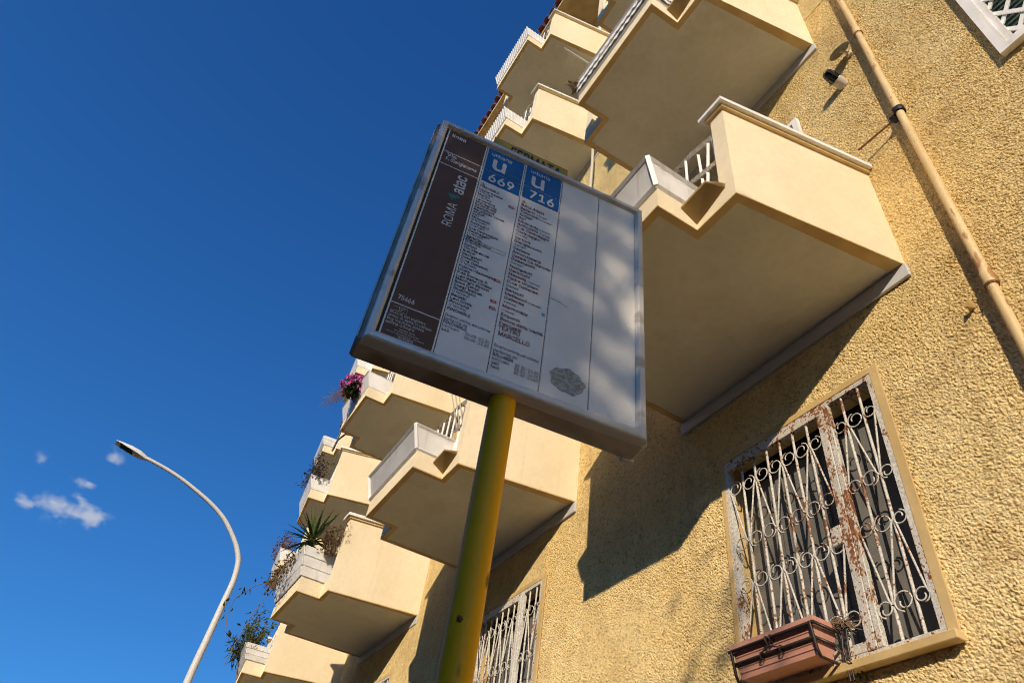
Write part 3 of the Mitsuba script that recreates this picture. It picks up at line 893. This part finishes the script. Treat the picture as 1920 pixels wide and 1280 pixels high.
def profile_bar(a, b, wdt, z0, z1, inward):
    """half-round aluminium moulding from a to b in the sign's plane"""
    a, b = np.array(a, float), np.array(b, float)
    t = b - a; L = np.linalg.norm(t); t /= L
    q = np.array(inward, float)
    an = np.linspace(0, math.pi, 9)
    if wdt < .025:
        e = .0022
        prof = [(0, z1 - .006), (.0006, z1 - .002), (e, z1), (wdt - .006, z1), (wdt - .003, z1 - .003), (wdt, z1 - .009)]
    else:
        prof = [(wdt / 2 - wdt / 2 * math.cos(x), z0 + (z1 - z0) * math.sin(x) ** .55) for x in an]
    prof = [(0, z0 - .012)] + prof + [(wdt, z0 - .012)]
    V, n = [], len(prof)
    for base, sgn in ((a, 1), (b, -1)):
        for s, z in prof:
            p = base + q * s + t * sgn * s      # mitred ends
            V.append((p[0], p[1], z))
    F = [(i, (i + 1) % n, n + (i + 1) % n) for i in range(n)] + [(i, n + (i + 1) % n, n + i) for i in range(n)]
    for i in range(1, n - 1):
        F += [(0, i + 1, i), (n, n + i, n + i + 1)]
    m = trimesh.Trimesh(np.array(V), np.array(F), process=False)
    m.fix_normals()
    return m


fw = .0215
TL, TR, BL, BR = (0, 0), (SW, 0), (0, -SH - .012), (SW, -SH - .006)
for nm, a, b, inw, z1 in (('frame_top', TL, TR, (0, -1), .008), ('frame_right', TR, BR, (-1, 0), .008), ('frame_left', BL, TL, (1, 0), .008)):
    sadd(S, nm, profile_bar(a, b, fw, -.006, z1, inw), 'mat_zinc', smooth=35)
sadd(S, 'frame_bottom', profile_bar(BR, BL, fw + .008, -.006, .014, (0, 1)), 'mat_zinc', smooth=35)
sadd(S, 'back_panel', bx(.015, SW - .015, -SH + .012, -.015, -.0104, -.0075), 'mat_gap')
UC = [.027, .1523, .2777, .4029, .528, .6545]
CO = lambda u: u + .006
VO = lambda v: -(.0202 + (v - .021) * 1.028)
ZS = -.0035
sheets = []
for i in range(5):
    bs = 'mat_sheet'
    sheets.append(sadd(S, 'line_sheet', bx(UC[i] + .0011, UC[i + 1] - .0011, -.878, -.0185, -.0074, ZS, .0008), bs))


def text(s, u, v, h, parent, bs, bold=False, width=None, rot=False, lift=.0004, th=.0004):
    m = meshkit.text_mesh(s, h, th, bold)
    if width:
        w0 = m.bounds[1][0] - m.bounds[0][0]
        m.apply_scale((width / w0, 1, 1))
    if rot: m.apply_transform(trimesh.transformations.rotation_matrix(math.pi / 2, (0, 0, 1)))
    m.apply_translation((u, v, ZS + lift))
    return m


# brown information column
br = sheets[0]
sadd(br, 'brown_field', bx(UC[0] + .005, UC[1] - .005, -.876, -.0235, ZS - .001, ZS + .0012), 'mat_brown', label='dark brown field with stop name and operator lettering')
lines = [bx(UC[0] + .005, UC[1] - .005, VO(v) - .0016, VO(v) + .0016, ZS, ZS + .0017) for v in (.1335, .194, .753)]
sadd(br, 'divider_lines', cat(lines), 'mat_print_white')
l = .0013
t_ = [text('linea', CO(.0342), VO(.0535), .0175, br, '', True, .043, lift=l),
      text('Via', CO(.0374), VO(.1516), .0145, br, '', True, lift=l), text('F. Giangiacomo', CO(.0376), VO(.1714), .0145, br, '', True, .093, lift=l),
      text('75466', CO(.0359), VO(.7389), .0145, br, '', True, .039, lift=l),
      text('ROMA', CO(.1065), VO(.4402), .026, br, '', False, .098, rot=True, lift=l),
      text('atac', CO(.1125), VO(.2964), .034, br, '', True, .083, rot=True, lift=l),
      text('Munirsi del biglietto', CO(.0300), VO(.7845), .0078, br, '', False, .082, lift=l), text('prima di salire in vettura', CO(.0295), VO(.7950), .0078, br, '', False, .099, lift=l),
      text('Buy the ticket before', CO(.0290), VO(.8050), .0078, br, '', False, .084, lift=l), text('getting onboard', CO(.0286), VO(.8150), .0078, br, '', False, .064, lift=l),
      text('06 57003', CO(.0645), VO(.8500), .0075, br, '', False, .033, lift=l),
      text('Numero Verde', CO(.062), VO(.8240), .0042, br, '', False, .036, lift=l), text('Informazioni sul servizio', CO(.052), VO(.8300), .0038, br, '', False, .056, lift=l),
      text('Atac S.p.A. Via Prenestina 45 - 00176 Roma', CO(.036), VO(.8370), .0036, br, '', False, .085, lift=l), text('www.atac.roma.it', CO(.062), VO(.8425), .0038, br, '', False, .036, lift=l)]
sadd(br, 'lettering', cat(t_), 'mat_print_white', stuff=True)
# small wing emblem between the two words
em = []
for i, (dx, w_) in enumerate(((0, .030), (.008, .024), (.016, .017))):
    P = Polygon([(-w_ / 2, 0), (-w_ / 6, .005), (w_ / 2, .012), (w_ / 4, .004), (w_ / 2, .000), (0, -.004)])
    m = ext(P, 0, .0005); m.apply_transform(trimesh.transformations.rotation_matrix(math.pi / 2 + .35, (0, 0, 1)))
    m.apply_translation((CO(.086) + dx, VO(.3175) + .004 * i, ZS + l)); em.append(m)
sadd(br, 'wing_emblem', cat(em), 'mat_print_green')
# hand holding a ticket, line drawing
hp = [[(.034, .7655), (.041, .7625), (.050, .7640), (.056, .7690), (.052, .7725), (.044, .7740), (.036, .7760), (.030, .7765)], [(.047, .7600), (.066, .7595), (.067, .7740), (.050, .7760), (.047, .7600)], [(.052, .7630), (.062, .7625)], [(.052, .7660), (.062, .7655)]]
sadd(br, 'hand_drawing', cat([tube([(CO(a), VO(b), ZS + l + .0002) for a, b in q], .0007, 4) for q in hp]), 'mat_print_white')

# line columns
c1, c2 = sheets[1], sheets[2]
for (sh, i, v0, vl, vb) in ((c1, 1, .0225, .1330, .1895), (c2, 2, .0215, .1240, .1830)):
    a, b_ = UC[i] + .0045, UC[i + 1] - .0045
    sadd(sh, 'blue_field', bx(a, b_, VO(vl) + .0014, VO(v0) - .003, ZS - .001, ZS + .0012), 'mat_blue')
    sadd(sh, 'number_field', bx(a, b_, VO(vb), VO(vl) - .0014, ZS - .001, ZS + .0012), 'mat_blue')
sadd(c1, 'head_lettering', cat([text('urbana', CO(.1624), VO(.0545), .0165, c1, '', False, .064, lift=l), text('u', CO(.1655), VO(.1175), .064, c1, '', True, .042, lift=l),
                                text('669', CO(.1655), VO(.1795), .036, c1, '', True, .079, lift=l)]), 'mat_print_white')
sadd(c1, 'weekday_lettering', text('feriale', CO(.2136), VO(.1185), .0125, c1, '', False, .044, lift=l), 'mat_print_green')
sadd(c2, 'head_lettering', cat([text('urbana', CO(.2890), VO(.0520), .0165, c2, '', False, .064, lift=l), text('u', CO(.2905), VO(.1130), .064, c2, '', True, .042, lift=l),
                                text('716', CO(.2935), VO(.1725), .036, c2, '', True, .079, lift=l)]), 'mat_print_white')
F = '(2 fermate)'
L1 = ['Vasca Navale', F, 'Martini', F, 'Laurentina', 'Montagnola', 'Baldovinetti', 'Castiglione', 'Benedetto Croce', 'Ardig\u00f2', 'Arri', 'Mirandola', F, 'Ambrosini', F, 'P.le Caravaggio', 'Caravaggio', F, 'Sartorio', 'Giangiacomo', F, 'Rufino', 'Tor Marancia', 'Rufino', 'Navigatori', 'Colombo', 'C.ne Ostiense', F, 'Pullino-Garbatella', 'Licata', 'P.za Romano B.', 'L.go Sette Chiese', 'Macinghi Strozzi', 'Bono Cairoli', 'Zoagli Mameli', 'Giustiniano', '(4 fermate)', 'Baldelli', 'Levi Civita', 'Pincherle', F]
bold1, thin1 = [], []
bold1.append(text('PINCHERLE', CO(.152), VO(.2213), .0090, c1, '', True, .057))
v = .2213 + .0155
box_v = None
step = (.7108 - .0125 - v) / 40
for i, s in enumerate(L1):
    if s.startswith('('):
        thin1.append(text(s, CO(.1508), VO(v - .0015), .0062, c1, ''))
    else:
        bold1.append(text(s, CO(.1508), VO(v), .0082, c1, '', True))
    if s == 'Giangiacomo': box_v = v
    if s.startswith('Pullino'): m_v = v
    v += step
bold1.append(text('PINCHERLE', CO(.1500), VO(.7108), .0090, c1, '', True, .057))
thin1 += [text('Orario prima ed ultima', CO(.149), VO(.7315), .0080, c1, '', False, .112), text('partenza da', CO(.149), VO(.7430), .0080, c1, '', False, .056), text('lun/ven', CO(.149), VO(.7655), .0085, c1, ''), text('sab', CO(.149), VO(.7775), .0085, c1, '')]
bold1 += [text('PINCHERLE', CO(.149), VO(.7545), .0088, c1, '', True, .057), text('06.00-22.30', CO(.2045), VO(.7655), .0090, c1, '', False, .060), text('06.00-22.30', CO(.2045), VO(.7775), .0090, c1, '', False, .060)]
sadd(c1, 'bold_lettering', cat(bold1), 'mat_print_dark', stuff=True)
sadd(c1, 'small_lettering', cat(thin1), 'mat_print_dark', stuff=True)
a0, a1 = CO(.1495), CO(.262)
bv = [(a0, VO(box_v - .0100)), (a1, VO(box_v - .0100)), (a1, VO(box_v + .0025)), (a0, VO(box_v + .0025)), (a0, VO(box_v - .0100))]
sadd(c1, 'stop_box', cat([flat((*bv[i], ZS + .0006), (*bv[i + 1], ZS + .0006), .0008, .0004, side=(0, 0, 1)) for i in range(4)]), 'mat_print_dark')


def arrow(u, v):
    ln = [((u, v - .012), (u, v)), ((u - .007, v - .0045), (u, v)), ((u + .007, v - .0045), (u, v))]
    return cat([flat((CO(a), VO(b), ZS + .0006), (CO(c), VO(d), ZS + .0006), .0022, .0005, side=(0, 0, 1)) for (a, b), (c, d) in ln])


sadd(c1, 'arrow', arrow(.1595, .2090), 'mat_print_red')
sadd(c2, 'arrow', arrow(.2860, .2080), 'mat_print_red')
for u, v in ((.2440, .2555), (.2460, m_v), (.2470, .6333), (.2470, .6561)):
    kx = sadd(c1, 'metro_symbol', bx(CO(u), CO(u) + .0150, VO(v) - .002, VO(v) + .0085, ZS - .001, ZS + .0009, .0004), 'mat_red')
    sadd(c1, 'metro_letter', cat([text('M', CO(u) + .0040, VO(v) - .0002, .0065, c1, '', True, lift=.0011), ]), 'mat_print_white')
    sadd(c1, 'metro_line', text('B', CO(u) + .0158, VO(v) - .001, .0050, c1, ''), 'mat_print_dark')
L2 = [('Ballarin', 2), ('Tintoretto', 2), ('Ardig\u00f2', 0), ('Arri', 0), ('Mirandola', 2), ('Ambrosini', 2), ('P.le Caravaggio', 0), ('Caravaggio', 0), ('', 2), ('Sartorio', 0), ('Giangiacomo', 0), ('', 2), ('Cerbara', 0), ('Annunziatella', 0), ('Casale De Merode', 0), ('Odescalchi', 0), ('', 2), ('Navigatori', 0), ('Genocchi', 0), ('Massaia', 2), ('Padre Giuliani', 0), ('C.ne Ostiense', 0), ('', 3), ('Benzoni', 0), ('Matteucci', 2), ('Ostiense', 0), ('', 2), ('Marmorata', 0), ('', 3), ('Emporio', 0), ('Bocca della Verit\u00e0', 0), ('Petroselli', 0)]
bold2, thin2 = [text('BALLARIN', CO(.2786), VO(.2241), .0110, c2, '', True, .071)], []
v = .2400
for s, k_ in L2:
    x = CO(.2782)
    if s:
        m = text(s, x, VO(v), .0096, c2, '', True)
        if s in ('Casale De Merode', 'Bocca della Verit\u00e0'): m = text(s, x, VO(v), .0096, c2, '', True, .112)
        bold2.append(m); x = m.bounds[1][0] + .003
    if k_:
        thin2.append(text(f'({k_} fermate)', x, VO(v - (0 if s else .0018)), .0062, c2, '', False, .034))
    v += .01462
bold2 += [text('TEATRO', CO(.2775), VO(.7085), .0135, c2, '', True, .056), text('MARCELLO', CO(.2800), VO(.7272), .0135, c2, '', True, .080), text('BALLARIN', CO(.2765), VO(.7915), .0092, c2, '', True, .050)]
thin2 += [text('Orario prima ed ultima', CO(.2762), VO(.7640), .0082, c2, '', False, .112), text('partenza da', CO(.2765), VO(.7785), .0082, c2, '', False, .058)]
for s, vv in (('lun/ven', .8040), ('sab', .8160), ('fest', .8275)):
    thin2.append(text(s, CO(.2768), VO(vv), .0088, c2, ''))
for vv in (.8000, .8110, .8220):
    bold2.append(text('05.30-24.00', CO(.3330), VO(vv), .0090, c2, '', False, .059))
sadd(c2, 'bold_lettering', cat(bold2), 'mat_print_red', stuff=True)
sadd(c2, 'small_lettering', cat(thin2), 'mat_print_dark', stuff=True)
sadd(c2, 'transfer_symbol', bx(CO(.3820), CO(.3905), VO(.6125), VO(.6030), ZS - .001, ZS + .0009), 'mat_sky_blue')
# sticker residue and a scratch on the empty columns
an = np.linspace(0, 2 * math.pi, 60, endpoint=False)
rr = .0455 * (1 + .045 * np.sin(an * 5 + 1) + .05 * np.sin(an * 9))
disc = ext(Polygon([(CO(.4655) + a * math.cos(t), VO(.7840) + a * .82 * math.sin(t)) for a, t in zip(rr, an)]), ZS - .0005, ZS + .0006)
sadd(sheets[3], 'sticker_residue', disc, 'mat_residue', label='rough grey oval left by a torn sticker')
sadd(sheets[3], 'scratch', tube([(CO(.398), VO(.538), ZS + .0002), (CO(.425), VO(.5400), ZS + .0002), (CO(.449), VO(.5485), ZS + .0002)], .0007, 4), 'mat_gap')
# name plate above the box
plate = sadd(S, 'name_plate', bx(.172, .430, -.004, .118, -.046, -.042), 'mat_yellow_plate', label='yellow plate above the sign with black capitals')
pm = meshkit.text_mesh('FERMATA', .056, .0006, True)
pm.apply_scale((.176 / (pm.bounds[1][0] - pm.bounds[0][0]), 1, 1)); pm.apply_translation((.228, .047, -.0419))
sadd(plate, 'lettering', pm, 'mat_black')
px_, py_ = 1.1095, 2.557
part(S, 'pole', tube([(px_ - .001, py_ - .002, 0.0), (px_, py_, 1.4), (px_, py_ + .003, 2.588)], .0302, 28), 'mat_pole', smooth=40)

sc_ = rough_noise(trimesh.creation.icosphere(3, 1.0), .5, 3.1, 4)
sc_.apply_scale((.0055, .0065, .0075))
v_ = np.array([CAM[0] - px_, CAM[1] - py_]); v_ /= np.linalg.norm(v_)
w_ = np.array([-v_[1], v_[0]])
o_ = v_ * .0265 - w_ * .009
sc_.apply_translation((px_ + o_[0], py_ + o_[1], 2.086))
part(S, 'rust_scab', sc_, 'mat_scab', smooth=True, label='dark rusty scab on the yellow pole')

# ------------------------------------------------------------------ street lamp
k = thing('street_lamp', 'slender pale grey street lamp with curved arm against the blue sky', 'street lamp')
LX = 14.0
prof = [(-.091, -.113), (-.091, .10), (-.091, .254), (-.0925, .31), (-.0935, .35), (-.0945, .385), (-.091, .412), (-.0825, .430), (-.068, .4475), (-.048, .4655), (-.024, .479), (.004, .490), (.030, .4985), (.058, .5045), (.082, .5075)]
pts = [(LX, CAM[1] + a * LX, CAM[2] + b * LX) for a, b in prof]
# resample smoothly
tt = np.arange(len(pts)); ts = np.concatenate([[0, 1], np.linspace(2, len(pts) - 1, 60)])
from scipy.interpolate import PchipInterpolator
pp = PchipInterpolator(tt, np.array(pts))(ts)
rad = np.interp(pp[:, 2] + 2 * np.maximum(0, pp[:, 1] - pts[3][1]), [0, 4, 6.2, 8.4, 12], [.085, .072, .060, .044, .036])
part(k, 'pole', tube(pp, rad, 14), 'mat_lamp_pole', smooth=True)
hd = np.array(pts[-1])
d = np.array([0, 1, .13]); d /= np.linalg.norm(d)
H = []
for s, w, up, dn in ((-.02, .04, .03, -.035), (.12, .09, .055, -.035), (.30, .115, .055, -.030), (.52, .105, .035, -.010), (.62, .08, .022, .004)):
    c = hd + d * s
    H += [c + (w, 0, dn), c + (-w, 0, dn), c + (w * .7, 0, up), c + (-w * .7, 0, up)]
part(k, 'head', hull(H), 'mat_lamp_head')
part(k, 'lens', hull([hd + d * s + np.array([w, 0, z]) for s, z in ((.26, -.037), (.52, -.016)) for w in (-.075, .075)] + [hd + d * s + np.array([w, 0, z + .015]) for s, z in ((.26, -.037), (.52, -.016)) for w in (-.075, .075)]), 'mat_black')
part(k, 'base_plate', bx(pts[0][0] - .16, pts[0][0] + .16, pts[0][1] - .16, pts[0][1] + .16, 0.002, .03, .004), 'mat_lamp_pole')

# ------------------------------------------------------------------ plants
def leaves(centers, size, r, aspect=2.2, droop=.3):
    """bent leaf blades, four triangles each"""
    n = len(centers)
    d = r.normal(0, 1, (n, 3)); d[:, 2] -= droop; d /= np.linalg.norm(d, axis=1, keepdims=True)
    s = np.cross(d, r.normal(0, 1, (n, 3))); s /= np.linalg.norm(s, axis=1, keepdims=True)
    nn = np.cross(d, s)
    L = size * r.uniform(.6, 1.35, (n, 1)); W = L / aspect
    C = np.asarray(centers)
    V = np.stack([C, C + d * L * .45 + s * W * .5 + nn * L * .06, C + d * L * .5 + nn * L * .12, C + d * L * .45 - s * W * .5 + nn * L * .06, C + d * L], 1).reshape(-1, 3)
    b = np.arange(n)[:, None] * 5
    F = np.concatenate([b + [0, 1, 2], b + [0, 2, 3], b + [1, 4, 2], b + [2, 4, 3]])
    return trimesh.Trimesh(V, F, process=False)


def shrub(name, label, pos, size, n, leafsize, lm, seed, stems=14, twig='mat_dry', tw=.004, up=1.0, aspect=2.2, categ='plant', density=.75):
    r = np.random.default_rng(seed)
    k = thing(name, label, categ)
    pos = np.array(pos, float); size = np.array(size, float)
    tubes, cs = [], []
    for i in range(stems):
        e = pos + size * np.array([r.uniform(-1, 1), r.uniform(-1, 1), r.uniform(.35, 1) * up])
        m_ = pos + (e - pos) * .5 + r.normal(0, .12, 3) * size
        b0 = pos + size * np.array([r.uniform(-.5, .5), r.uniform(-.3, .3), -.05])
        P = [b0, m_, e]
        tubes.append(tube(P, [tw, tw * .8, tw * .4], 5))
        q = max(1, int(n / stems))
        for j in range(q):
            t = r.uniform(.25, 1.0)
            p = (1 - t) ** 2 * b0 + 2 * t * (1 - t) * m_ + t * t * e
            cs.append(p + r.normal(0, .10, 3) * size)
    part(k, 'stems', cat(tubes), twig, smooth=True)
    part(k, 'leaves', leaves(np.array(cs), leafsize, r, aspect), lm, stuff=True)
    return k


def yucca(name, label, base, h, n, L, seed):
    r = np.random.default_rng(seed)
    k = thing(name, label, 'plant')
    base = np.array(base, float)
    top = base + np.array([0, .02, h])
    part(k, 'stem', tube([base - (0, 0, .12), (base + top) / 2 + (.01, 0, 0), top], [.03, .026, .024], 8), 'mat_bark', smooth=True)
    for i in range(n):
        a = i * 2.399 + r.normal(0, .15)
        el = math.radians(r.uniform(-22, 82))
        d = np.array([math.cos(a) * math.cos(el), math.sin(a) * math.cos(el), math.sin(el)])
        s = np.cross(d, (0, 0, 1.0)); s /= np.linalg.norm(s)
        ln = L * r.uniform(.75, 1.1)
        w = .020 * r.uniform(.8, 1.15)
        V, F = [], []
        for j, t in enumerate(np.linspace(0, 1, 6)):
            p = top + d * ln * t - np.array([0, 0, .16 * ln * t * t * math.cos(el)]) - (0, 0, .10 * r.random() * (j == 0))
            ww = w * (.55 + 1.6 * t * (1 - t) * 1.2 if t < .5 else (1 - t) * 2.0 * .95) if t < 1 else .001
            nrm = np.cross(s, d)
            V += [p + s * ww, p - nrm * ww * .45, p - s * ww]
            if j:
                b0 = 3 * (j - 1)
                F += [(b0, b0 + 1, b0 + 4), (b0, b0 + 4, b0 + 3), (b0 + 1, b0 + 2, b0 + 5), (b0 + 1, b0 + 5, b0 + 4)]
        part(k, 'leaf', trimesh.Trimesh(np.array(V), np.array(F), process=False), 'mat_yucca', smooth=True)
    return k


yucca('yucca', 'spiky green yucca rising from the white plank box of the left balcony', at(2, 1, (.72, 1.42, .62)), .16, 44, .52, 3)
shrub('dry_shrub', 'tangled brown shrub between the yucca and the cream parapet', at(2, 1, (.38, 1.25, .55)), (.26, .16, .42), 700, .045, 'mat_leaf_dry', 11, 34)
shrub('box_shrub', 'low green and brown growth at the foot of the yucca', at(2, 1, (.85, 1.45, .55)), (.35, .12, .22), 420, .055, 'mat_leaf_dark', 12, 22)


def trailing(name, label, pts, n, size, lm, seed, spread=.12, categ='plant'):
    r = np.random.default_rng(seed)
    k = thing(name, label, categ)
    cs, tb = [], []
    for P in pts:
        P = np.array(P, float)
        tb.append(tube(P, .005, 5))
        for j in range(n):
            t = r.uniform(0, len(P) - 1.001); i = int(t)
            cs.append(P[i] + (P[i + 1] - P[i]) * (t - i) + r.normal(0, spread, 3))
    part(k, 'stems', cat(tb), 'mat_dry', smooth=True)
    part(k, 'leaves', leaves(np.array(cs), size, r), lm, stuff=True)


trailing('trailing_plant', 'dark creeper hanging over the front planks below the yucca', [[at(2, 1, (.85 + .17 * i, 1.5, .62)), at(2, 1, (.90 + .17 * i, 1.62, .52)), at(2, 1, (.92 + .17 * i, 1.66, .30 - .05 * (i % 3)))] for i in range(5)], 80, .05, 'mat_leaf_dry', 21, .05)
trailing('hanging_vine', 'thin vine with sparse dark leaves dangling in the air left of the yucca balcony', [[at(2, 1, (1.6, 1.55, .50)), at(2, 1, (1.85, 1.78, .42)), at(2, 1, (2.1, 1.95, .25)), at(2, 1, (2.15, 1.95, .0)), at(2, 1, (2.1, 1.85, -.3))], [at(2, 1, (1.7, 1.55, .40)), at(2, 1, (1.9, 1.66, .1)), at(2, 1, (2.0, 1.72, -.25)), at(2, 1, (2.1, 1.74, -.6))]], 16, .085, 'mat_leaf_dark', 22, .045)
shrub('shrub', 'bushy green and grey plants above the lowest left planks', at(3, 1, (.75, 1.45, .42)), (.62, .22, .55), 700, .06, 'mat_leaf', 31, 44)
shrub('spiky_shrub', 'spiky plant leaning out at the far end of the lowest left balcony', at(3, 1, (1.35, 1.60, .42)), (.35, .24, .40), 120, .20, 'mat_leaf_dark', 32, 12, aspect=9)
shrub('grey_shrub', 'grey twiggy shrub on the balcony left of the mesh boxes', at(3, 2, (.75, 1.45, .42)), (.75, .2, .42), 800, .06, 'mat_leaf_grey', 33, 36)
shrub('red_shrub', 'reddish shrub above the white panel far behind the yucca', at(4, 2, (.95, 1.45, .42)), (.55, .2, .65), 700, .06, 'mat_leaf_red', 34, 32)
# pink flowers
r = np.random.default_rng(41)
k = thing('flower_pot_plant', 'round plant with bright pink flowers at the end of a white balcony panel', 'plant')
fc = at(2, 2, (.98, 1.60, .40))
u = r.normal(0, 1, (900, 3)); u /= np.linalg.norm(u, axis=1, keepdims=True)
part(k, 'leaves', leaves(fc + u * np.array([.20, .18, .19]) * r.uniform(.3, 1, (900, 1)), .06, r), 'mat_leaf_dark', stuff=True)
sel = u[(u[:, 2] > -.55)][:330]
part(k, 'flowers', leaves(np.repeat(fc + sel[:80] * np.array([.22, .20, .21]) * r.uniform(.88, 1.06, (80, 1)), 7, axis=0), .048, r, 1.3, 0), 'mat_petal', stuff=True)
part(k, 'dry_stalks', cat([tube([fc, fc + u[i] * .12 + (.1, .12, -.1), fc + np.array([.35, .34, -.28]) * r.uniform(.4, 1.1) + r.normal(0, .08, 3)], .0016, 4) for i in range(70)]), 'mat_dry', stuff=True)
shrub('yellow_plant', 'small yellow-green plant peeping over the parapet under the eaves', at(1, 4, (.42, .55, 1.02)), (.10, .22, .16), 90, .05, 'mat_leaf', 51, 10)
shrub('dead_plant', 'dry dark plant at the far end of the wavy-fronted balcony', at(0, 2, (1.72, 1.50, .30)), (.06, .08, .22), 120, .035, 'mat_leaf_dry', 52, 22)

# white rod reaching out from the wall under the uppermost balcony
k = solo('white_rod', tube([(5.0, .855, 14.435), (5.0, -.02, 14.50)], .019, 8), 'mat_white', 'white rod sticking out from the wall just below the uppermost balcony', 'rod', smooth=True)

# ------------------------------------------------------------------ the block across the street, behind the viewer
k = thing('opposite_building', 'low ochre apartment block across the street behind the viewer', 'building')
ow = sbox(-34, -0.35, 46, 11.6)
part(k, 'wall', cat([bx(-34, 46, 17.0, 17.4, -.35, 11.6), bx(-34, -33.6, 17.4, 26, -.35, 11.6), bx(45.6, 46, 17.4, 26, -.35, 11.6), bx(-33.6, 45.6, 25.6, 26, -.35, 11.6)]), 'mat_opposite')
part(k, 'roof', cat([bx(-34.5, 46.5, 16.5, 26.4, 11.603, 11.9), hull([(-34.5, 16.5, 11.91), (46.5, 16.5, 11.91), (-34.5, 26.4, 11.91), (46.5, 26.4, 11.91), (-33, 21.4, 12.5), (45, 21.4, 12.5)])]), 'mat_tile')
for i in range(24):
    for zf in (1.0, 4.4, 7.8):
        x = -32 + i * 3.25
        part(k, 'window', bx(x, x + 1.2, 16.965, 16.998, zf, zf + 1.9, .01), 'mat_green_shutter')

# ------------------------------------------------------------------ street tree behind the viewer (casts the shade on the sign)
r = np.random.default_rng(61)
k = thing('street_tree', 'leafy street tree at the kerb behind the viewer, shading the bus stop sign', 'tree')
sl = SUN / SUN[1]
aim = np.array([1.1, 2.95, 2.82])
cc = aim + sl * 4.9
tx, ty = cc[0], cc[1]
part(k, 'trunk', tube([(tx - .15, ty, 0), (tx, ty + .03, 1.8), (tx + .06, ty, 3.6), (tx, ty, 5.2)], [.17, .14, .12, .08], 12), 'mat_bark', smooth=True)
limbs, cs = [], []
for i in range(48):
    hi = i >= 42
    e = cc + (np.array([r.normal(-.45, .65), r.normal(0, .6), r.uniform(1.4, 2.9)]) if hi else np.array([r.normal(0, .72), r.normal(0, .72), r.uniform(-1.8, 1.30)]))
    s0 = np.array([tx, ty, r.uniform(3.4, 5.2)])
    P = [s0, (s0 + e) / 2 + r.normal(0, .2, 3), e]
    limbs.append(tube(P, [.04, .025, .008], 6))
    for j in range(260 if hi else 306):
        t = r.uniform(.35, 1.05)
        cs.append(s0 + (e - s0) * t + r.normal(0, .20, 3))
cs = np.array(cs)
# the crown is open in places: gaps between the leaf sprays that let some sun through to the sign
tt_ = ((cs - sO) @ sn) / (SUN @ sn)
q_ = cs - SUN * tt_[:, None] - sO
gu, gv = q_ @ sr, -(q_ @ su)
ax, ay, bx_, by_ = .36, .16, .72, .50
tl_ = np.clip(((gu - ax) * (bx_ - ax) + (gv - ay) * (by_ - ay)) / ((bx_ - ax) ** 2 + (by_ - ay) ** 2), 0, 1)
dl_ = np.hypot(gu - ax - tl_ * (bx_ - ax), gv - ay - tl_ * (by_ - ay))
dg_ = np.hypot((gu - .46) / .20, (gv - .66) / .17)
keep = (cs[:, 2] < 9.65) & (r.random(len(cs)) > .36 * np.exp(-(dl_ / .10) ** 2)) & (r.random(len(cs)) > .34 * np.exp(-dg_ ** 2))
cs = cs[keep]
part(k, 'limbs', cat(limbs), 'mat_bark', smooth=True)
part(k, 'crown', leaves(np.array(cs), .105, r, 1.7, .2), 'mat_leaf', stuff=True)
